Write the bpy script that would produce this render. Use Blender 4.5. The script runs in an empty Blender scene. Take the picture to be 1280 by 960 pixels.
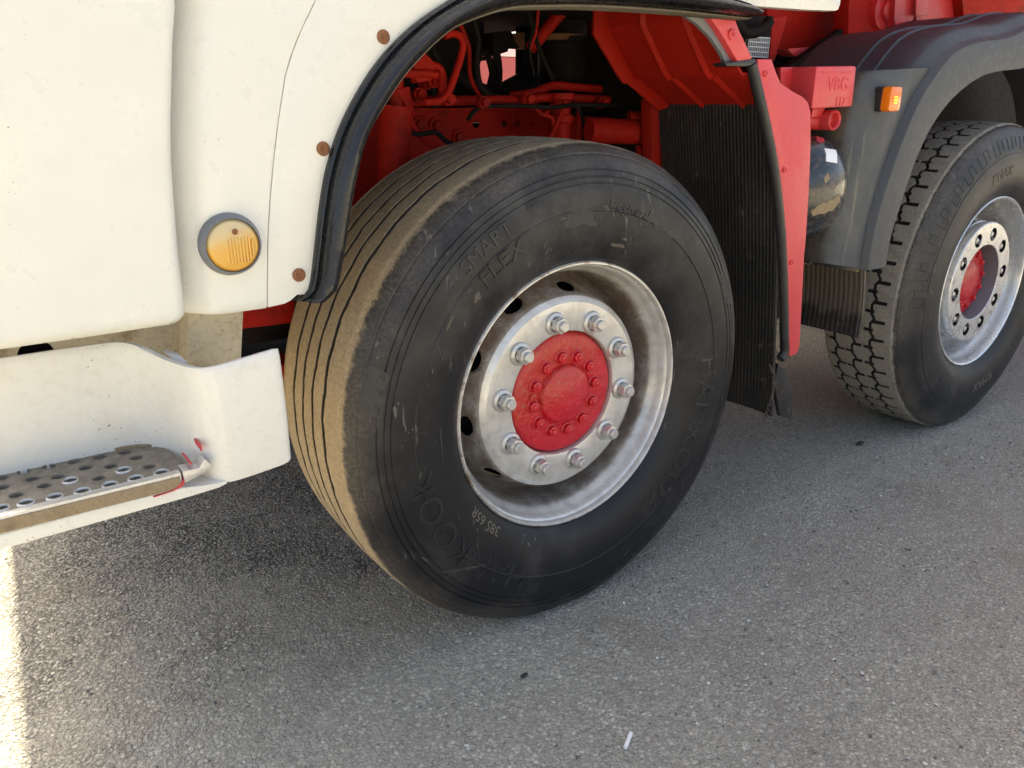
import bpy, bmesh, math, random
import numpy as np
from mathutils import Vector, Matrix, geometry
random.seed(7); rng = np.random.default_rng(7)
PI = math.pi
R = math.radians
S = bpy.context.scene
C = S.collection

# ---------------------------------------------------------------- camera, sky, sun, exposure
cam_d = bpy.data.cameras.new('camera'); cam = bpy.data.objects.new('camera', cam_d); C.objects.link(cam)
cam_d.sensor_width = 36.0; cam_d.lens = 27.73; cam_d.clip_start = 0.05; cam_d.clip_end = 2000
cam.location = (-1.031, -1.231, 1.113); cam.rotation_euler = (R(70.38), 0, R(-35.15))
S.camera = cam
SUN_EL, SUN_AZ = 57.0, 2.85        # azimuth of the sun measured from +Y towards +X
world = bpy.data.worlds.new('World'); S.world = world; world.use_nodes = True
wn = world.node_tree.nodes; wl = world.node_tree.links
sky = wn.new('ShaderNodeTexSky'); sky.sky_type = 'NISHITA'; sky.sun_disc = False
sky.sun_elevation = R(SUN_EL); sky.sun_rotation = R(SUN_AZ)
wl.new(sky.outputs[0], wn['Background'].inputs[0]); wn['Background'].inputs[1].default_value = 0.14
sky.air_density = 0.60; sky.dust_density = 5.0; sky.ozone_density = 0.0
sun_d = bpy.data.lights.new('sun', 'SUN'); sun_d.energy = 5.0; sun_d.angle = R(0.55); sun_d.color = (1.0, 0.92, 0.80)
sun = bpy.data.objects.new('sun', sun_d); C.objects.link(sun)
to_sun = Vector((math.sin(R(SUN_AZ)) * math.cos(R(SUN_EL)), math.cos(R(SUN_AZ)) * math.cos(R(SUN_EL)), math.sin(R(SUN_EL))))
sun.rotation_euler = to_sun.to_track_quat('Z', 'Y').to_euler(); sun.location = to_sun * 30
S.view_settings.view_transform = 'Standard'; S.view_settings.look = 'None'
S.view_settings.exposure = 2.12; S.view_settings.gamma = 1.0
S.view_settings.use_white_balance = True; S.view_settings.white_balance_temperature = 7450; S.view_settings.white_balance_tint = 5   # camera set for open shade
S.render.engine = 'CYCLES'
S.cycles.max_bounces = 8; S.cycles.diffuse_bounces = 5

# ---------------------------------------------------------------- materials
class NT:
    def __init__(s, name):
        s.m = bpy.data.materials.new(name); s.m.use_nodes = True
        s.t = s.m.node_tree; s.n = s.t.nodes; s.l = s.t.links; s.b = s.n['Principled BSDF']
        s.tc = s.n.new('ShaderNodeTexCoord')
    def link(s, a, b): s.l.new(a, b)
    def val(s, sock, v):
        if isinstance(v, (int, float)): sock.default_value = v
        elif isinstance(v, tuple): sock.default_value = v if len(v) == 4 else (*v, 1)
        else: s.l.new(v, sock)
    def noise(s, scale, detail=4, rough=0.55, coord='Object', vec=None, dist=0.0, stretch=None):
        x = s.n.new('ShaderNodeTexNoise'); x.inputs['Scale'].default_value = scale
        x.inputs['Detail'].default_value = detail; x.inputs['Roughness'].default_value = rough
        x.inputs['Distortion'].default_value = dist
        v = vec if vec is not None else s.tc.outputs[coord]
        if stretch:
            mp = s.n.new('ShaderNodeMapping'); mp.inputs['Scale'].default_value = stretch
            s.l.new(v, mp.inputs[0]); v = mp.outputs[0]
        s.l.new(v, x.inputs['Vector']); return x.outputs['Fac']
    def voro(s, scale, feature='F1', out='Distance', coord='Object', rnd=1.0):
        x = s.n.new('ShaderNodeTexVoronoi'); x.feature = feature; x.inputs['Scale'].default_value = scale
        x.inputs['Randomness'].default_value = rnd
        s.l.new(s.tc.outputs[coord], x.inputs['Vector']); return x.outputs[out]
    def ramp(s, fac, stops):
        x = s.n.new('ShaderNodeValToRGB'); e = x.color_ramp.elements
        while len(e) < len(stops): e.new(0.5)
        for k, (p, c) in enumerate(stops):
            e[k].position = p; c = (c, c, c) if isinstance(c, (int, float)) else c; e[k].color = (*c, 1)
        s.l.new(fac, x.inputs[0]); return x.outputs[0]
    def math(s, op, a, b=0.0, c=None, clamp=False):
        x = s.n.new('ShaderNodeMath'); x.operation = op; x.use_clamp = clamp
        s.val(x.inputs[0], a); s.val(x.inputs[1], b)
        if c is not None: s.val(x.inputs[2], c)
        return x.outputs[0]
    def step(s, v, a, b):
        x = s.n.new('ShaderNodeMapRange'); x.interpolation_type = 'SMOOTHSTEP'
        s.val(x.inputs['Value'], v); x.inputs['From Min'].default_value = a; x.inputs['From Max'].default_value = b
        return x.outputs[0]
    def mix(s, fac, a, b):
        x = s.n.new('ShaderNodeMix'); x.data_type = 'RGBA'
        s.val(x.inputs[0], fac); s.val(x.inputs[6], a); s.val(x.inputs[7], b); return x.outputs[2]
    def bump(s, h, strength=0.3, dist=0.002, prev=None):
        x = s.n.new('ShaderNodeBump'); x.inputs['Strength'].default_value = strength; x.inputs['Distance'].default_value = dist
        s.l.new(h, x.inputs['Height'])
        if prev is not None: s.l.new(prev, x.inputs['Normal'])
        return x.outputs[0]
    def xyz(s, coord='Object'):
        x = s.n.new('ShaderNodeSeparateXYZ'); s.l.new(s.tc.outputs[coord], x.inputs[0]); return x.outputs
    def out(s, color, rough=0.5, metal=0.0, normal=None, coat=0.0, spec=None):
        s.val(s.b.inputs['Base Color'], color); s.val(s.b.inputs['Roughness'], rough); s.val(s.b.inputs['Metallic'], metal)
        if normal is not None: s.l.new(normal, s.b.inputs['Normal'])
        if coat: s.b.inputs['Coat Weight'].default_value = coat; s.b.inputs['Coat Roughness'].default_value = 0.12
        if spec is not None: s.b.inputs['Specular IOR Level'].default_value = spec
        return s.m
M = {}
def paint(name, base, dirt, amount, rough=0.38, scale=6, coat=0.25, speck=0.0, speckcol=(0.08, 0.05, 0.03), bumpy=0.05):
    t = NT(name)
    a = t.noise(scale, 6, 0.62); b = t.noise(scale * 9, 4, 0.6); c = t.noise(scale*0.35, 3, 0.5, stretch=(1, 1, 2.2))
    f = t.math('MULTIPLY', t.step(a, 0.50, 0.78), t.step(c, 0.35, 0.65))
    f = t.math('MULTIPLY', f, amount, clamp=True)
    col = t.mix(f, base, dirt)
    col = t.mix(t.math('MULTIPLY', t.step(b, 0.45, 0.8), amount * 0.35), col, dirt)
    if speck:
        sp = t.step(t.noise(160, 3, 0.7), 0.71 - speck * 0.1, 0.75 - speck * 0.1)
        gate = t.step(t.noise(7, 3, 0.6), 0.5, 0.62)
        col = t.mix(t.math('MULTIPLY', sp, gate), col, speckcol)
    n = t.bump(t.noise(scale * 3, 3), bumpy, 0.01)
    n = t.bump(t.noise(240, 2), bumpy * 0.8, 0.001, n)
    M[name] = t.out(col, t.ramp(b, [(0.3, rough - 0.08), (0.75, rough + 0.2)]), 0, n, coat)
paint('white_paint', (0.71, 0.70, 0.64), (0.55, 0.52, 0.42), 0.24, 0.30, 3.2, speck=0.12, bumpy=0.005)
paint('dusty_white_paint', (0.745, 0.72, 0.645), (0.46, 0.36, 0.23), 0.45, 0.5, 9, 0.1, speck=0.7)
paint('brown_stained_paint', (0.72, 0.62, 0.43), (0.30, 0.17, 0.065), 1.4, 0.5, 14, 0.1, speck=0.9)
paint('red_paint', (0.60, 0.030, 0.035), (0.22, 0.06, 0.035), 0.30, 0.42, 8, 0.15, speck=0.15)
paint('trailer_paint', (0.36, 0.13, 0.12), (0.3, 0.2, 0.18), 0.4, 0.5, 3, 0.0)
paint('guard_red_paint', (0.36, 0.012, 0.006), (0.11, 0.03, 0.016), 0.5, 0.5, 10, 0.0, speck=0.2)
paint('faded_red_paint', (0.66, 0.055, 0.065), (0.40, 0.09, 0.07), 0.35, 0.45, 10, 0.15, speck=0.1)
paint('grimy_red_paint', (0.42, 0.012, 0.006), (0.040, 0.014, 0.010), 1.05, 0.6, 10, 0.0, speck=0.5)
paint('black_metal', (0.016, 0.016, 0.017), (0.07, 0.055, 0.04), 0.7, 0.5, 12, 0.0, speck=0.5, speckcol=(0.12, 0.1, 0.08))
paint('tank_paint', (0.012, 0.016, 0.022), (0.30, 0.19, 0.09), 0.9, 0.22, 6, 0.4)
paint('grey_plastic', (0.050, 0.054, 0.062), (0.13, 0.115, 0.085), 0.7, 0.48, 6, 0.0, speck=0.3, speckcol=(0.2, 0.19, 0.17), bumpy=0.12)
paint('black_rubber', (0.014, 0.014, 0.016), (0.085, 0.075, 0.06), 0.35, 0.36, 8, 0.0, bumpy=0.1)
paint('trim_rubber', (0.009, 0.0095, 0.011), (0.06, 0.052, 0.04), 0.10, 0.22, 6, 0.0, bumpy=0.025)
paint('dusty_rubber', (0.15, 0.125, 0.09), (0.05, 0.045, 0.04), 0.8, 0.8, 30, 0.0)
paint('rust', (0.25, 0.105, 0.045), (0.09, 0.04, 0.025), 0.9, 0.75, 60, 0.0, bumpy=0.5)
paint('steel', (0.58, 0.57, 0.55), (0.30, 0.21, 0.14), 0.75, 0.32, 40, 0.0)
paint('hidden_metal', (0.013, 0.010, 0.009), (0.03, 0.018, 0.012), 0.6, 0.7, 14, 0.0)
paint('clean_white', (0.82, 0.82, 0.82), (0.6, 0.58, 0.55), 0.2, 0.5, 20, 0.0)
paint('orange_lens', (0.85, 0.20, 0.010), (0.75, 0.14, 0.01), 0.3, 0.18, 20, 0.5)
paint('grey_rubber', (0.17, 0.18, 0.20), (0.24, 0.21, 0.17), 0.5, 0.5, 20, 0.0)
paint('dust_cake', (0.30, 0.225, 0.135), (0.17, 0.12, 0.075), 0.9, 0.9, 30, 0.0, bumpy=0.6)
paint('mud_mark', (0.105, 0.09, 0.07), (0.045, 0.04, 0.034), 0.8, 0.85, 60, 0.0, bumpy=0.4)
paint('faint_mud', (0.050, 0.045, 0.038), (0.024, 0.023, 0.022), 0.9, 0.7, 60, 0.0, bumpy=0.3)
paint('pale_red_scrape', (0.55, 0.05, 0.06), (0.35, 0.03, 0.03), 0.4, 0.5, 60, 0.0)
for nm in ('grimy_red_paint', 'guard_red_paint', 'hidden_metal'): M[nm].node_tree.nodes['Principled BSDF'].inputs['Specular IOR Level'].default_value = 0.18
M['steel'].node_tree.nodes['Principled BSDF'].inputs['Metallic'].default_value = 0.6

def rim_paint():
    t = NT('rim_silver')
    x, y, z = t.xyz()
    r = t.math('SQRT', t.math('ADD', t.math('MULTIPLY', x, x), t.math('MULTIPLY', z, z)))
    fine = t.noise(170, 4, 0.75); mid = t.noise(26, 5, 0.65); big = t.noise(7, 3, 0.6)
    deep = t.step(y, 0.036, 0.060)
    up = t.step(t.math('ADD', z, t.math('MULTIPLY', big, 0.3)), -0.02, 0.30)
    base = t.mix(t.step(mid, 0.35, 0.75), (0.68, 0.66, 0.625), (0.50, 0.48, 0.44))
    rust = t.math('MULTIPLY', t.step(fine, 0.50, 0.60), t.math('ADD', t.math('MULTIPLY', deep, 0.75), 0.04))
    rust = t.math('MULTIPLY', rust, t.math('ADD', t.math('MULTIPLY', up, 0.8), 0.25))
    col = t.mix(rust, base, (0.17, 0.085, 0.045))
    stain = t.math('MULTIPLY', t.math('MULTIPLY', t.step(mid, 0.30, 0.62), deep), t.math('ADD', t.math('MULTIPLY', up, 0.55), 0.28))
    col = t.mix(t.math('MULTIPLY', deep, t.math('ADD', 0.40, t.math('MULTIPLY', t.step(mid, 0.35, 0.65), 0.45))), col, (0.21, 0.175, 0.145))      # darker brown towards the depth of the dish
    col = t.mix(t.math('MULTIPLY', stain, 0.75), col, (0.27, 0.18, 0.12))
    pit = t.step(t.noise(95, 2, 0.8), 0.735, 0.755)
    col = t.mix(pit, col, (0.06, 0.045, 0.04))
    lip = t.math('MULTIPLY', t.step(r, 0.290, 0.295), t.step(t.noise(30, 4, 0.7), 0.50, 0.66))
    lip = t.math('MULTIPLY', lip, 0.7)
    col = t.mix(lip, col, (0.22, 0.115, 0.055))
    n = t.bump(fine, 0.35, 0.0012); n = t.bump(mid, 0.15, 0.003, n)
    M['rim_silver'] = t.out(col, t.math('ADD', t.math('MULTIPLY', rust, 0.3), 0.30), t.math('SUBTRACT', 0.45, t.math('MULTIPLY', rust, 0.4), clamp=True), n)
rim_paint()
def clean_rim():
    t = NT('polished_rim')
    col = t.mix(t.step(t.noise(40, 5, 0.7), 0.5, 0.75), (0.66, 0.66, 0.66), (0.45, 0.42, 0.38))
    col = t.mix(t.step(t.noise(260, 3, 0.8), 0.79, 0.81), col, (0.16, 0.13, 0.10))
    x, y, z = t.xyz()
    brown = t.math('MULTIPLY', t.math('MULTIPLY', t.step(y, 0.03, 0.06), t.step(z, -0.05, 0.12)), t.step(t.noise(9, 4, 0.6), 0.35, 0.6))
    col = t.mix(t.math('MULTIPLY', brown, 0.6), col, (0.30, 0.21, 0.15))
    M['polished_rim'] = t.out(col, t.ramp(t.noise(30, 3), [(0.3, 0.22), (0.8, 0.45)]), 0.65, t.bump(t.noise(200, 2), 0.05, 0.001))
clean_rim()
def hub_red():
    t = NT('hub_red')
    mid = t.noise(38, 5, 0.7); x, y, z = t.xyz()
    side = t.step(t.math('ADD', t.math('MULTIPLY', x, -0.6), t.math('ADD', z, t.math('MULTIPLY', mid, 0.09))), 0.02, 0.10)
    col = t.mix(side, (0.58, 0.006, 0.022), (0.52, 0.022, 0.016))
    col = t.mix(t.math('MULTIPLY', t.step(t.noise(90, 4, 0.7), 0.56, 0.66), t.math('ADD', t.math('MULTIPLY', side, 0.5), 0.12)), col, (0.40, 0.13, 0.07))
    n = t.bump(mid, 0.9, 0.006); n = t.bump(t.noise(110, 3), 0.6, 0.003, n)
    M['hub_red'] = t.out(col, 0.34, 0, n, 0.2)
hub_red()
def tyre_mat(name, y_edge, r_edge, dust, rub, side_dust, rag=0.016, crown=(0.536, 0.005, 0.165, 0.143)):
    t = NT(name)
    x, y, z = t.xyz()
    r = t.math('SQRT', t.math('ADD', t.math('MULTIPLY', x, x), t.math('MULTIPLY', z, z)))
    big = t.noise(5, 4, 0.6); mid = t.noise(22, 5, 0.65); fine = t.noise(140, 4, 0.75)
    yy = t.math('ADD', y, t.math('MULTIPLY', t.math('SUBTRACT', mid, 0.5), rag * 1.7))
    yy = t.math('ADD', yy, t.math('MULTIPLY', t.math('SUBTRACT', fine, 0.5), rag * 1.3))
    tread = t.math('MULTIPLY', t.step(yy, y_edge - 0.007, y_edge + 0.006), t.step(r, r_edge - 0.012, r_edge - 0.002))
    tread = t.math('MULTIPLY', tread, t.math('ADD', 0.7, t.math('MULTIPLY', mid, 0.4)), clamp=True)
    smear = t.math('MULTIPLY', t.step(big, 0.42, 0.72), t.step(mid, 0.30, 0.75))
    smear = t.math('MULTIPLY', smear, side_dust)
    col = t.mix(smear, rub, (0.085, 0.076, 0.066))
    top = t.math('MULTIPLY', t.step(z, 0.05, 0.45), t.step(t.noise(11, 5, 0.7), 0.35, 0.7))
    col = t.mix(t.math('MULTIPLY', top, 0.45), col, (0.075, 0.072, 0.07))
    wash = t.math('MULTIPLY', t.step(t.math('ADD', r, t.math('MULTIPLY', t.math('SUBTRACT', t.noise(4, 5, 0.65), 0.5), 0.22)), 0.46, 0.54), t.math('ADD', 0.25, t.math('MULTIPLY', t.step(fine, 0.40, 0.66), 0.5)))
    col = t.mix(t.math('MULTIPLY', wash, side_dust * 1.5), col, (0.155, 0.128, 0.098))
    hair = t.math('MULTIPLY', t.step(t.noise(55, 2, 0.4, dist=2.5, stretch=(1, 1, 0.25)), 0.655, 0.675), t.step(t.noise(6, 3, 0.6), 0.52, 0.6))
    col = t.mix(t.math('MULTIPLY', hair, 0.45), col, (0.20, 0.185, 0.165))
    fleck = t.step(t.noise(240, 2, 0.6), 0.755, 0.78)
    col = t.mix(t.math('MULTIPLY', fleck, 0.5), col, (0.25, 0.22, 0.17))
    dcol = t.mix(t.step(fine, 0.3, 0.72), dust, tuple(v * 0.62 for v in dust))
    dcol = t.mix(t.step(t.noise(330, 2, 0.6), 0.62, 0.72), dcol, tuple(min(1, v * 1.5) for v in dust))
    u = t.math('DIVIDE', t.math('SUBTRACT', y, crown[2]), crown[3]); rc = t.math('SUBTRACT', crown[0], t.math('MULTIPLY', t.math('MULTIPLY', u, u), crown[1]))
    below = t.math('SUBTRACT', rc, r)
    groove = t.math('MULTIPLY', t.step(below, 0.0005, 0.0014), t.math('LESS_THAN', t.math('ABSOLUTE', u), 0.92))
    tread = t.math('MULTIPLY', tread, t.math('SUBTRACT', 1.0, t.math('MULTIPLY', groove, 0.92)))
    col = t.mix(groove, col, rub)
    col = t.mix(tread, col, dcol)
    n = t.bump(fine, 0.25, 0.002); n = t.bump(mid, 0.12, 0.004, n)
    M[name] = t.out(col, t.math('ADD', t.math('MULTIPLY', tread, 0.4), t.math('ADD', 0.42, t.math('MULTIPLY', smear, 0.3)), clamp=True), 0, n, 0, 0.32)
tyre_mat('tyre_rubber', 0.016, 0.525, (0.52, 0.39, 0.24), (0.0115, 0.0115, 0.013), 0.50)
tyre_mat('lug_tyre_rubber', 0.020, 0.515, (0.36, 0.32, 0.26), (0.015, 0.0155, 0.018), 0.60, 0.014, (0.5375, 0.006, 0.139, 0.119))
def shoulder_mat():
    t = NT('muddy_plastic')
    x, y, z = t.xyz(); mid = t.noise(14, 5, 0.65); fine = t.noise(120, 4, 0.7)
    base = t.mix(t.step(t.noise(6, 4), 0.4, 0.75), (0.050, 0.055, 0.064), (0.085, 0.085, 0.08))
    streak = t.noise(30, 4, 0.6, stretch=(1.6, 1.6, 0.10))
    drip = t.math('MULTIPLY', t.step(streak, 0.55, 0.70), t.step(z, 1.10, 1.02))
    base = t.mix(t.math('MULTIPLY', drip, 0.5), base, (0.22, 0.20, 0.15))
    mud = t.step(t.math('ADD', y, t.math('MULTIPLY', t.math('SUBTRACT', mid, 0.5), 0.07)), 0.030, 0.060)
    brown = t.mix(t.step(mid, 0.35, 0.65), (0.11, 0.085, 0.055), (0.035, 0.032, 0.028))
    col = t.mix(t.math('MULTIPLY', mud, 0.85), base, brown)
    col = t.mix(t.step(fine, 0.66, 0.72), col, (0.17, 0.15, 0.12))
    M['muddy_plastic'] = t.out(col, t.ramp(mid, [(0.3, 0.42), (0.7, 0.7)]), 0, t.bump(fine, 0.2, 0.001))
shoulder_mat()
def flap_mat(name, top_dust):
    t = NT(name)
    x, y, z = t.xyz('Object')
    spot = t.math('MULTIPLY', t.step(t.noise(24, 5, 0.7), 0.60, 0.68), t.step(t.noise(7, 3), 0.45, 0.6))
    col = t.mix(t.step(t.noise(6, 5, 0.65), 0.42, 0.70), (0.009, 0.009, 0.009), (0.028, 0.023, 0.020))
    col = t.mix(t.math('MULTIPLY', t.step(t.noise(60, 4, 0.75), 0.55, 0.68), 0.6), col, (0.05, 0.043, 0.038))
    col = t.mix(spot, col, (0.13, 0.105, 0.085))
    d = t.math('MULTIPLY', t.step(t.math('ADD', z, t.math('MULTIPLY', t.noise(30, 4), 0.10)), top_dust, top_dust + 0.05), 0.75)
    col = t.mix(d, col, (0.13, 0.10, 0.07))
    col = t.mix(t.step(t.noise(190, 2, 0.6), 0.70, 0.74), col, (0.15, 0.13, 0.12))
    M[name] = t.out(col, 0.62, 0, t.bump(t.noise(90, 3), 0.25, 0.002))
flap_mat('flap_rubber', 9.0); flap_mat('dusty_flap_rubber', 0.545)
def asphalt():
    t = NT('asphalt')
    big = t.noise(0.7, 4, 0.55); mid = t.noise(3.5, 5, 0.62); sand = t.noise(900, 2, 0.6)
    v1 = t.voro(132); v1c = t.voro(132, out='Color'); v2 = t.voro(300); v2c = t.voro(300, out='Color')
    s1 = t.n.new('ShaderNodeSeparateColor'); t.l.new(v1c, s1.inputs[0]); s2 = t.n.new('ShaderNodeSeparateColor'); t.l.new(v2c, s2.inputs[0])
    stone = t.ramp(s1.outputs[0], [(0.0, (0.16, 0.152, 0.13)), (0.5, (0.35, 0.335, 0.283)), (0.85, (0.55, 0.525, 0.44)), (1.0, (0.84, 0.80, 0.69))])
    stone2 = t.ramp(s2.outputs[1], [(0.0, (0.16, 0.153, 0.13)), (0.6, (0.38, 0.362, 0.305)), (1.0, (0.65, 0.62, 0.53))])
    pick = t.step(s1.outputs[2], 0.45, 0.55)
    col = t.mix(pick, stone, stone2)
    gx, gy, gz = t.xyz()
    dusty = t.math('MULTIPLY', t.step(t.math('SUBTRACT', t.math('MULTIPLY', gx, 0.45), gy), -1.0, -0.15), 0.24)   # fine dust lies where the lorries drive, clean stones beside the wheel
    edge = t.math('MULTIPLY', t.step(v1, 0.40, 0.62), t.math('SUBTRACT', 1.0, t.math('MULTIPLY', t.step(t.math('ADD', dusty, t.math('ADD', t.math('MULTIPLY', mid, 0.6), t.math('MULTIPLY', big, 0.5))), 0.48, 0.76), 0.45)))
    col = t.mix(t.math('MULTIPLY', edge, 0.85), col, (0.045, 0.043, 0.040))      # bitumen between the stones
    patch = t.math('MULTIPLY', t.math('SUBTRACT', t.noise(22, 5, 0.7), 0.5), 0.42)
    film = t.step(t.math('ADD', t.math('ADD', dusty, patch), t.math('ADD', t.math('MULTIPLY', mid, 0.6), t.math('MULTIPLY', big, 0.5))), 0.46, 0.74)   # fine dust lying in patches
    col = t.mix(t.math('MULTIPLY', film, 0.50), col, (0.46, 0.437, 0.365))
    col = t.mix(t.math('MULTIPLY', t.step(sand, 0.45, 0.7), 0.25), col, (0.42, 0.41, 0.375))
    earth = t.math('MULTIPLY', t.step(t.noise(2.3, 4, 0.6), 0.55, 0.68), t.step(mid, 0.4, 0.6))
    col = t.mix(t.math('MULTIPLY', earth, 0.35), col, (0.25, 0.20, 0.14))
    oil = t.math('MULTIPLY', t.step(t.noise(1.3, 4, 0.6, dist=0.6), 0.58, 0.72), t.step(mid, 0.35, 0.6))
    col = t.mix(t.math('MULTIPLY', oil, 0.3), col, (0.17, 0.16, 0.14))
    h = t.math('ADD', t.math('MULTIPLY', t.math('SUBTRACT', 1.0, t.math('MULTIPLY', v1, 1.25), clamp=True), t.math('SUBTRACT', 1.0, t.math('MULTIPLY', film, 0.35))),
               t.math('MULTIPLY', t.math('SUBTRACT', 1.0, t.math('MULTIPLY', v2, 1.25), clamp=True), 0.4))
    n = t.bump(h, 1.0, 0.008); n = t.bump(sand, 0.3, 0.0012, n); n = t.bump(t.noise(38, 5, 0.7), 0.5, 0.010, n)
    M['asphalt'] = t.out(col, 0.88, 0, n, 0, 0.3)
asphalt()
def gravel_mat():
    t = NT('gravel')
    x = t.n.new('ShaderNodeObjectInfo'); g = t.n.new('ShaderNodeNewGeometry')
    col = t.ramp(g.outputs['Random Per Island'], [(0.0, (0.10, 0.098, 0.094)), (0.5, (0.30, 0.295, 0.275)), (0.85, (0.45, 0.44, 0.41)), (0.97, (0.65, 0.63, 0.59)), (1.0, (0.75, 0.73, 0.68))])
    M['gravel'] = t.out(col, 0.85, 0, t.bump(t.noise(300, 3), 0.3, 0.002))
gravel_mat()
def amber():
    t = NT('amber_lens')
    x, y, z = t.xyz()
    f = t.step(t.math('ADD', t.math('ADD', z, t.math('MULTIPLY', x, -0.25)), t.math('MULTIPLY', t.noise(70, 4), 0.016)), 0.004, 0.034)
    col = t.mix(f, (0.66, 0.355, 0.06), (0.58, 0.46, 0.25))
    rust = t.step(t.noise(160, 4, 0.7), 0.66, 0.72)
    col = t.mix(t.math('MULTIPLY', rust, t.step(z, -0.022, -0.034)), col, (0.30, 0.06, 0.015))
    M['amber_lens'] = t.out(col, 0.28, 0, t.bump(t.noise(200, 2), 0.1, 0.001), 0.3)
amber()
def led():
    t = NT('lit_led'); t.b.inputs['Emission Color'].default_value = (1.0, 0.62, 0.05, 1); t.b.inputs['Emission Strength'].default_value = 0.3
    M['lit_led'] = t.out((0.9, 0.5, 0.03), 0.3)
led()
def glassy():
    t = NT('dark_glass'); M['dark_glass'] = t.out((0.02, 0.025, 0.03), 0.05, 0, None, 0, 0.8)
glassy()
def plate_mat():
    t = NT('step_plate')
    a = t.noise(45, 5, 0.7); b = t.noise(230, 3, 0.7)
    col = t.mix(t.step(a, 0.35, 0.65), (0.27, 0.235, 0.185), (0.18, 0.155, 0.12))
    col = t.mix(t.step(b, 0.58, 0.72), col, (0.10, 0.075, 0.05))
    M['step_plate'] = t.out(col, 0.7, 0.1, t.bump(b, 0.6, 0.002))
plate_mat()

# ---------------------------------------------------------------- mesh helpers
def link(name, me, mat, parent=None, angle=35):
    if isinstance(mat, str): mat = M[mat]
    me.materials.clear(); me.materials.append(mat)
    for p in me.polygons: p.use_smooth = True
    me.set_sharp_from_angle(angle=R(angle))
    o = bpy.data.objects.new(name, me); C.objects.link(o)
    if parent is not None: o.parent = parent
    return o
def from_bm(name, bm, mat, parent=None, angle=35, loc=None, normals=True):
    if normals: bmesh.ops.recalc_face_normals(bm, faces=bm.faces)
    me = bpy.data.meshes.new(name); bm.to_mesh(me); bm.free()
    o = link(name, me, mat, parent, angle)
    if loc: o.location = loc
    return o
def copy_of(o, parent=None):
    c = o.copy(); C.objects.link(c)
    if parent is not None: c.parent = parent
    return c
def add_geo(bm, verts, faces):
    vs = [bm.verts.new(v) for v in verts]
    for f in faces:
        try: bm.faces.new([vs[i] for i in f])
        except ValueError: pass
    return vs
def add_prism(bm, poly, y0, y1, axis='Y', bev=0.0):
    """closed outline extruded; axis Y: poly is (x,z); axis X: poly is (y,z); axis Z: poly is (x,y)"""
    def P(a, b, d): return {'Y': (a, d, b), 'X': (d, a, b), 'Z': (a, b, d)}[axis]
    n = len(poly)
    b2 = bmesh.new()
    vs = [b2.verts.new(P(a, b, y0)) for a, b in poly] + [b2.verts.new(P(a, b, y1)) for a, b in poly]
    b2.faces.new(vs[:n]); b2.faces.new(vs[n:])
    for i in range(n):
        j = (i + 1) % n
        b2.faces.new([vs[i], vs[j], vs[n + j], vs[n + i]])
    bmesh.ops.recalc_face_normals(b2, faces=b2.faces)
    if bev:
        es = [e for e in b2.edges if len(e.link_faces) == 2 and e.calc_face_angle(0) > 0.5]
        try: bmesh.ops.bevel(b2, geom=es, offset=bev, segments=2, profile=0.6, affect='EDGES', clamp_overlap=True)
        except Exception: pass
    tm = bpy.data.meshes.new('tmp'); b2.to_mesh(tm); b2.free(); bm.from_mesh(tm); bpy.data.meshes.remove(tm)
def prism(name, poly, y0, y1, mat, parent=None, axis='Y', bev=0.0, angle=35):
    bm = bmesh.new(); add_prism(bm, poly, y0, y1, axis, bev); return from_bm(name, bm, mat, parent, angle, normals=False)
def add_box(bm, c, s, rot=None, bev=0.0):
    poly = [(-s[0]/2, -s[2]/2), (s[0]/2, -s[2]/2), (s[0]/2, s[2]/2), (-s[0]/2, s[2]/2)]
    k = len(bm.verts); add_prism(bm, poly, -s[1]/2, s[1]/2, 'Y', bev)
    bm.verts.ensure_lookup_table()
    mt = Matrix.Translation(c) @ (rot.to_4x4() if rot else Matrix.Identity(4))
    for v in bm.verts[k:]: v.co = mt @ v.co
def add_lathe(bm, prof, seg=48, c=(0, 0, 0), axis='Y', a0=0.0, a1=2 * PI, cap0=False, cap1=False):
    """prof: (h, r) along axis"""
    full = abs(a1 - a0 - 2 * PI) < 1e-6
    ns = seg if full else seg + 1
    rings = []
    for h, r in prof:
        ring = []
        for i in range(ns):
            a = a0 + (a1 - a0) * i / seg
            ca, sa = r * math.cos(a), r * math.sin(a)
            v = {'Y': (ca, h, sa), 'X': (h, ca, sa), 'Z': (ca, sa, h)}[axis]
            ring.append(bm.verts.new((v[0] + c[0], v[1] + c[1], v[2] + c[2])))
        rings.append(ring)
    for a, b in zip(rings, rings[1:]):
        for i in range(seg):
            j = (i + 1) % ns
            bm.faces.new([a[i], a[j], b[j], b[i]])
    if cap0: bm.faces.new(rings[0])
    if cap1: bm.faces.new(rings[-1])
def lathe(name, prof, mat, parent=None, seg=48, c=(0, 0, 0), axis='Y', cap0=False, cap1=False, angle=35):
    bm = bmesh.new(); add_lathe(bm, prof, seg, c, axis, cap0=cap0, cap1=cap1); return from_bm(name, bm, mat, parent, angle)
def smooth_path(pts, n=6):
    pts = [Vector(p) for p in pts]; out = []
    for i in range(len(pts) - 1):
        p0 = pts[max(i - 1, 0)]; p1 = pts[i]; p2 = pts[i + 1]; p3 = pts[min(i + 2, len(pts) - 1)]
        for k in range(n):
            t = k / n
            out.append(0.5 * ((2 * p1) + (p2 - p0) * t + (2 * p0 - 5 * p1 + 4 * p2 - p3) * t * t + (3 * p1 - p0 - 3 * p2 + p3) * t ** 3))
    out.append(pts[-1]); return out
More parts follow.
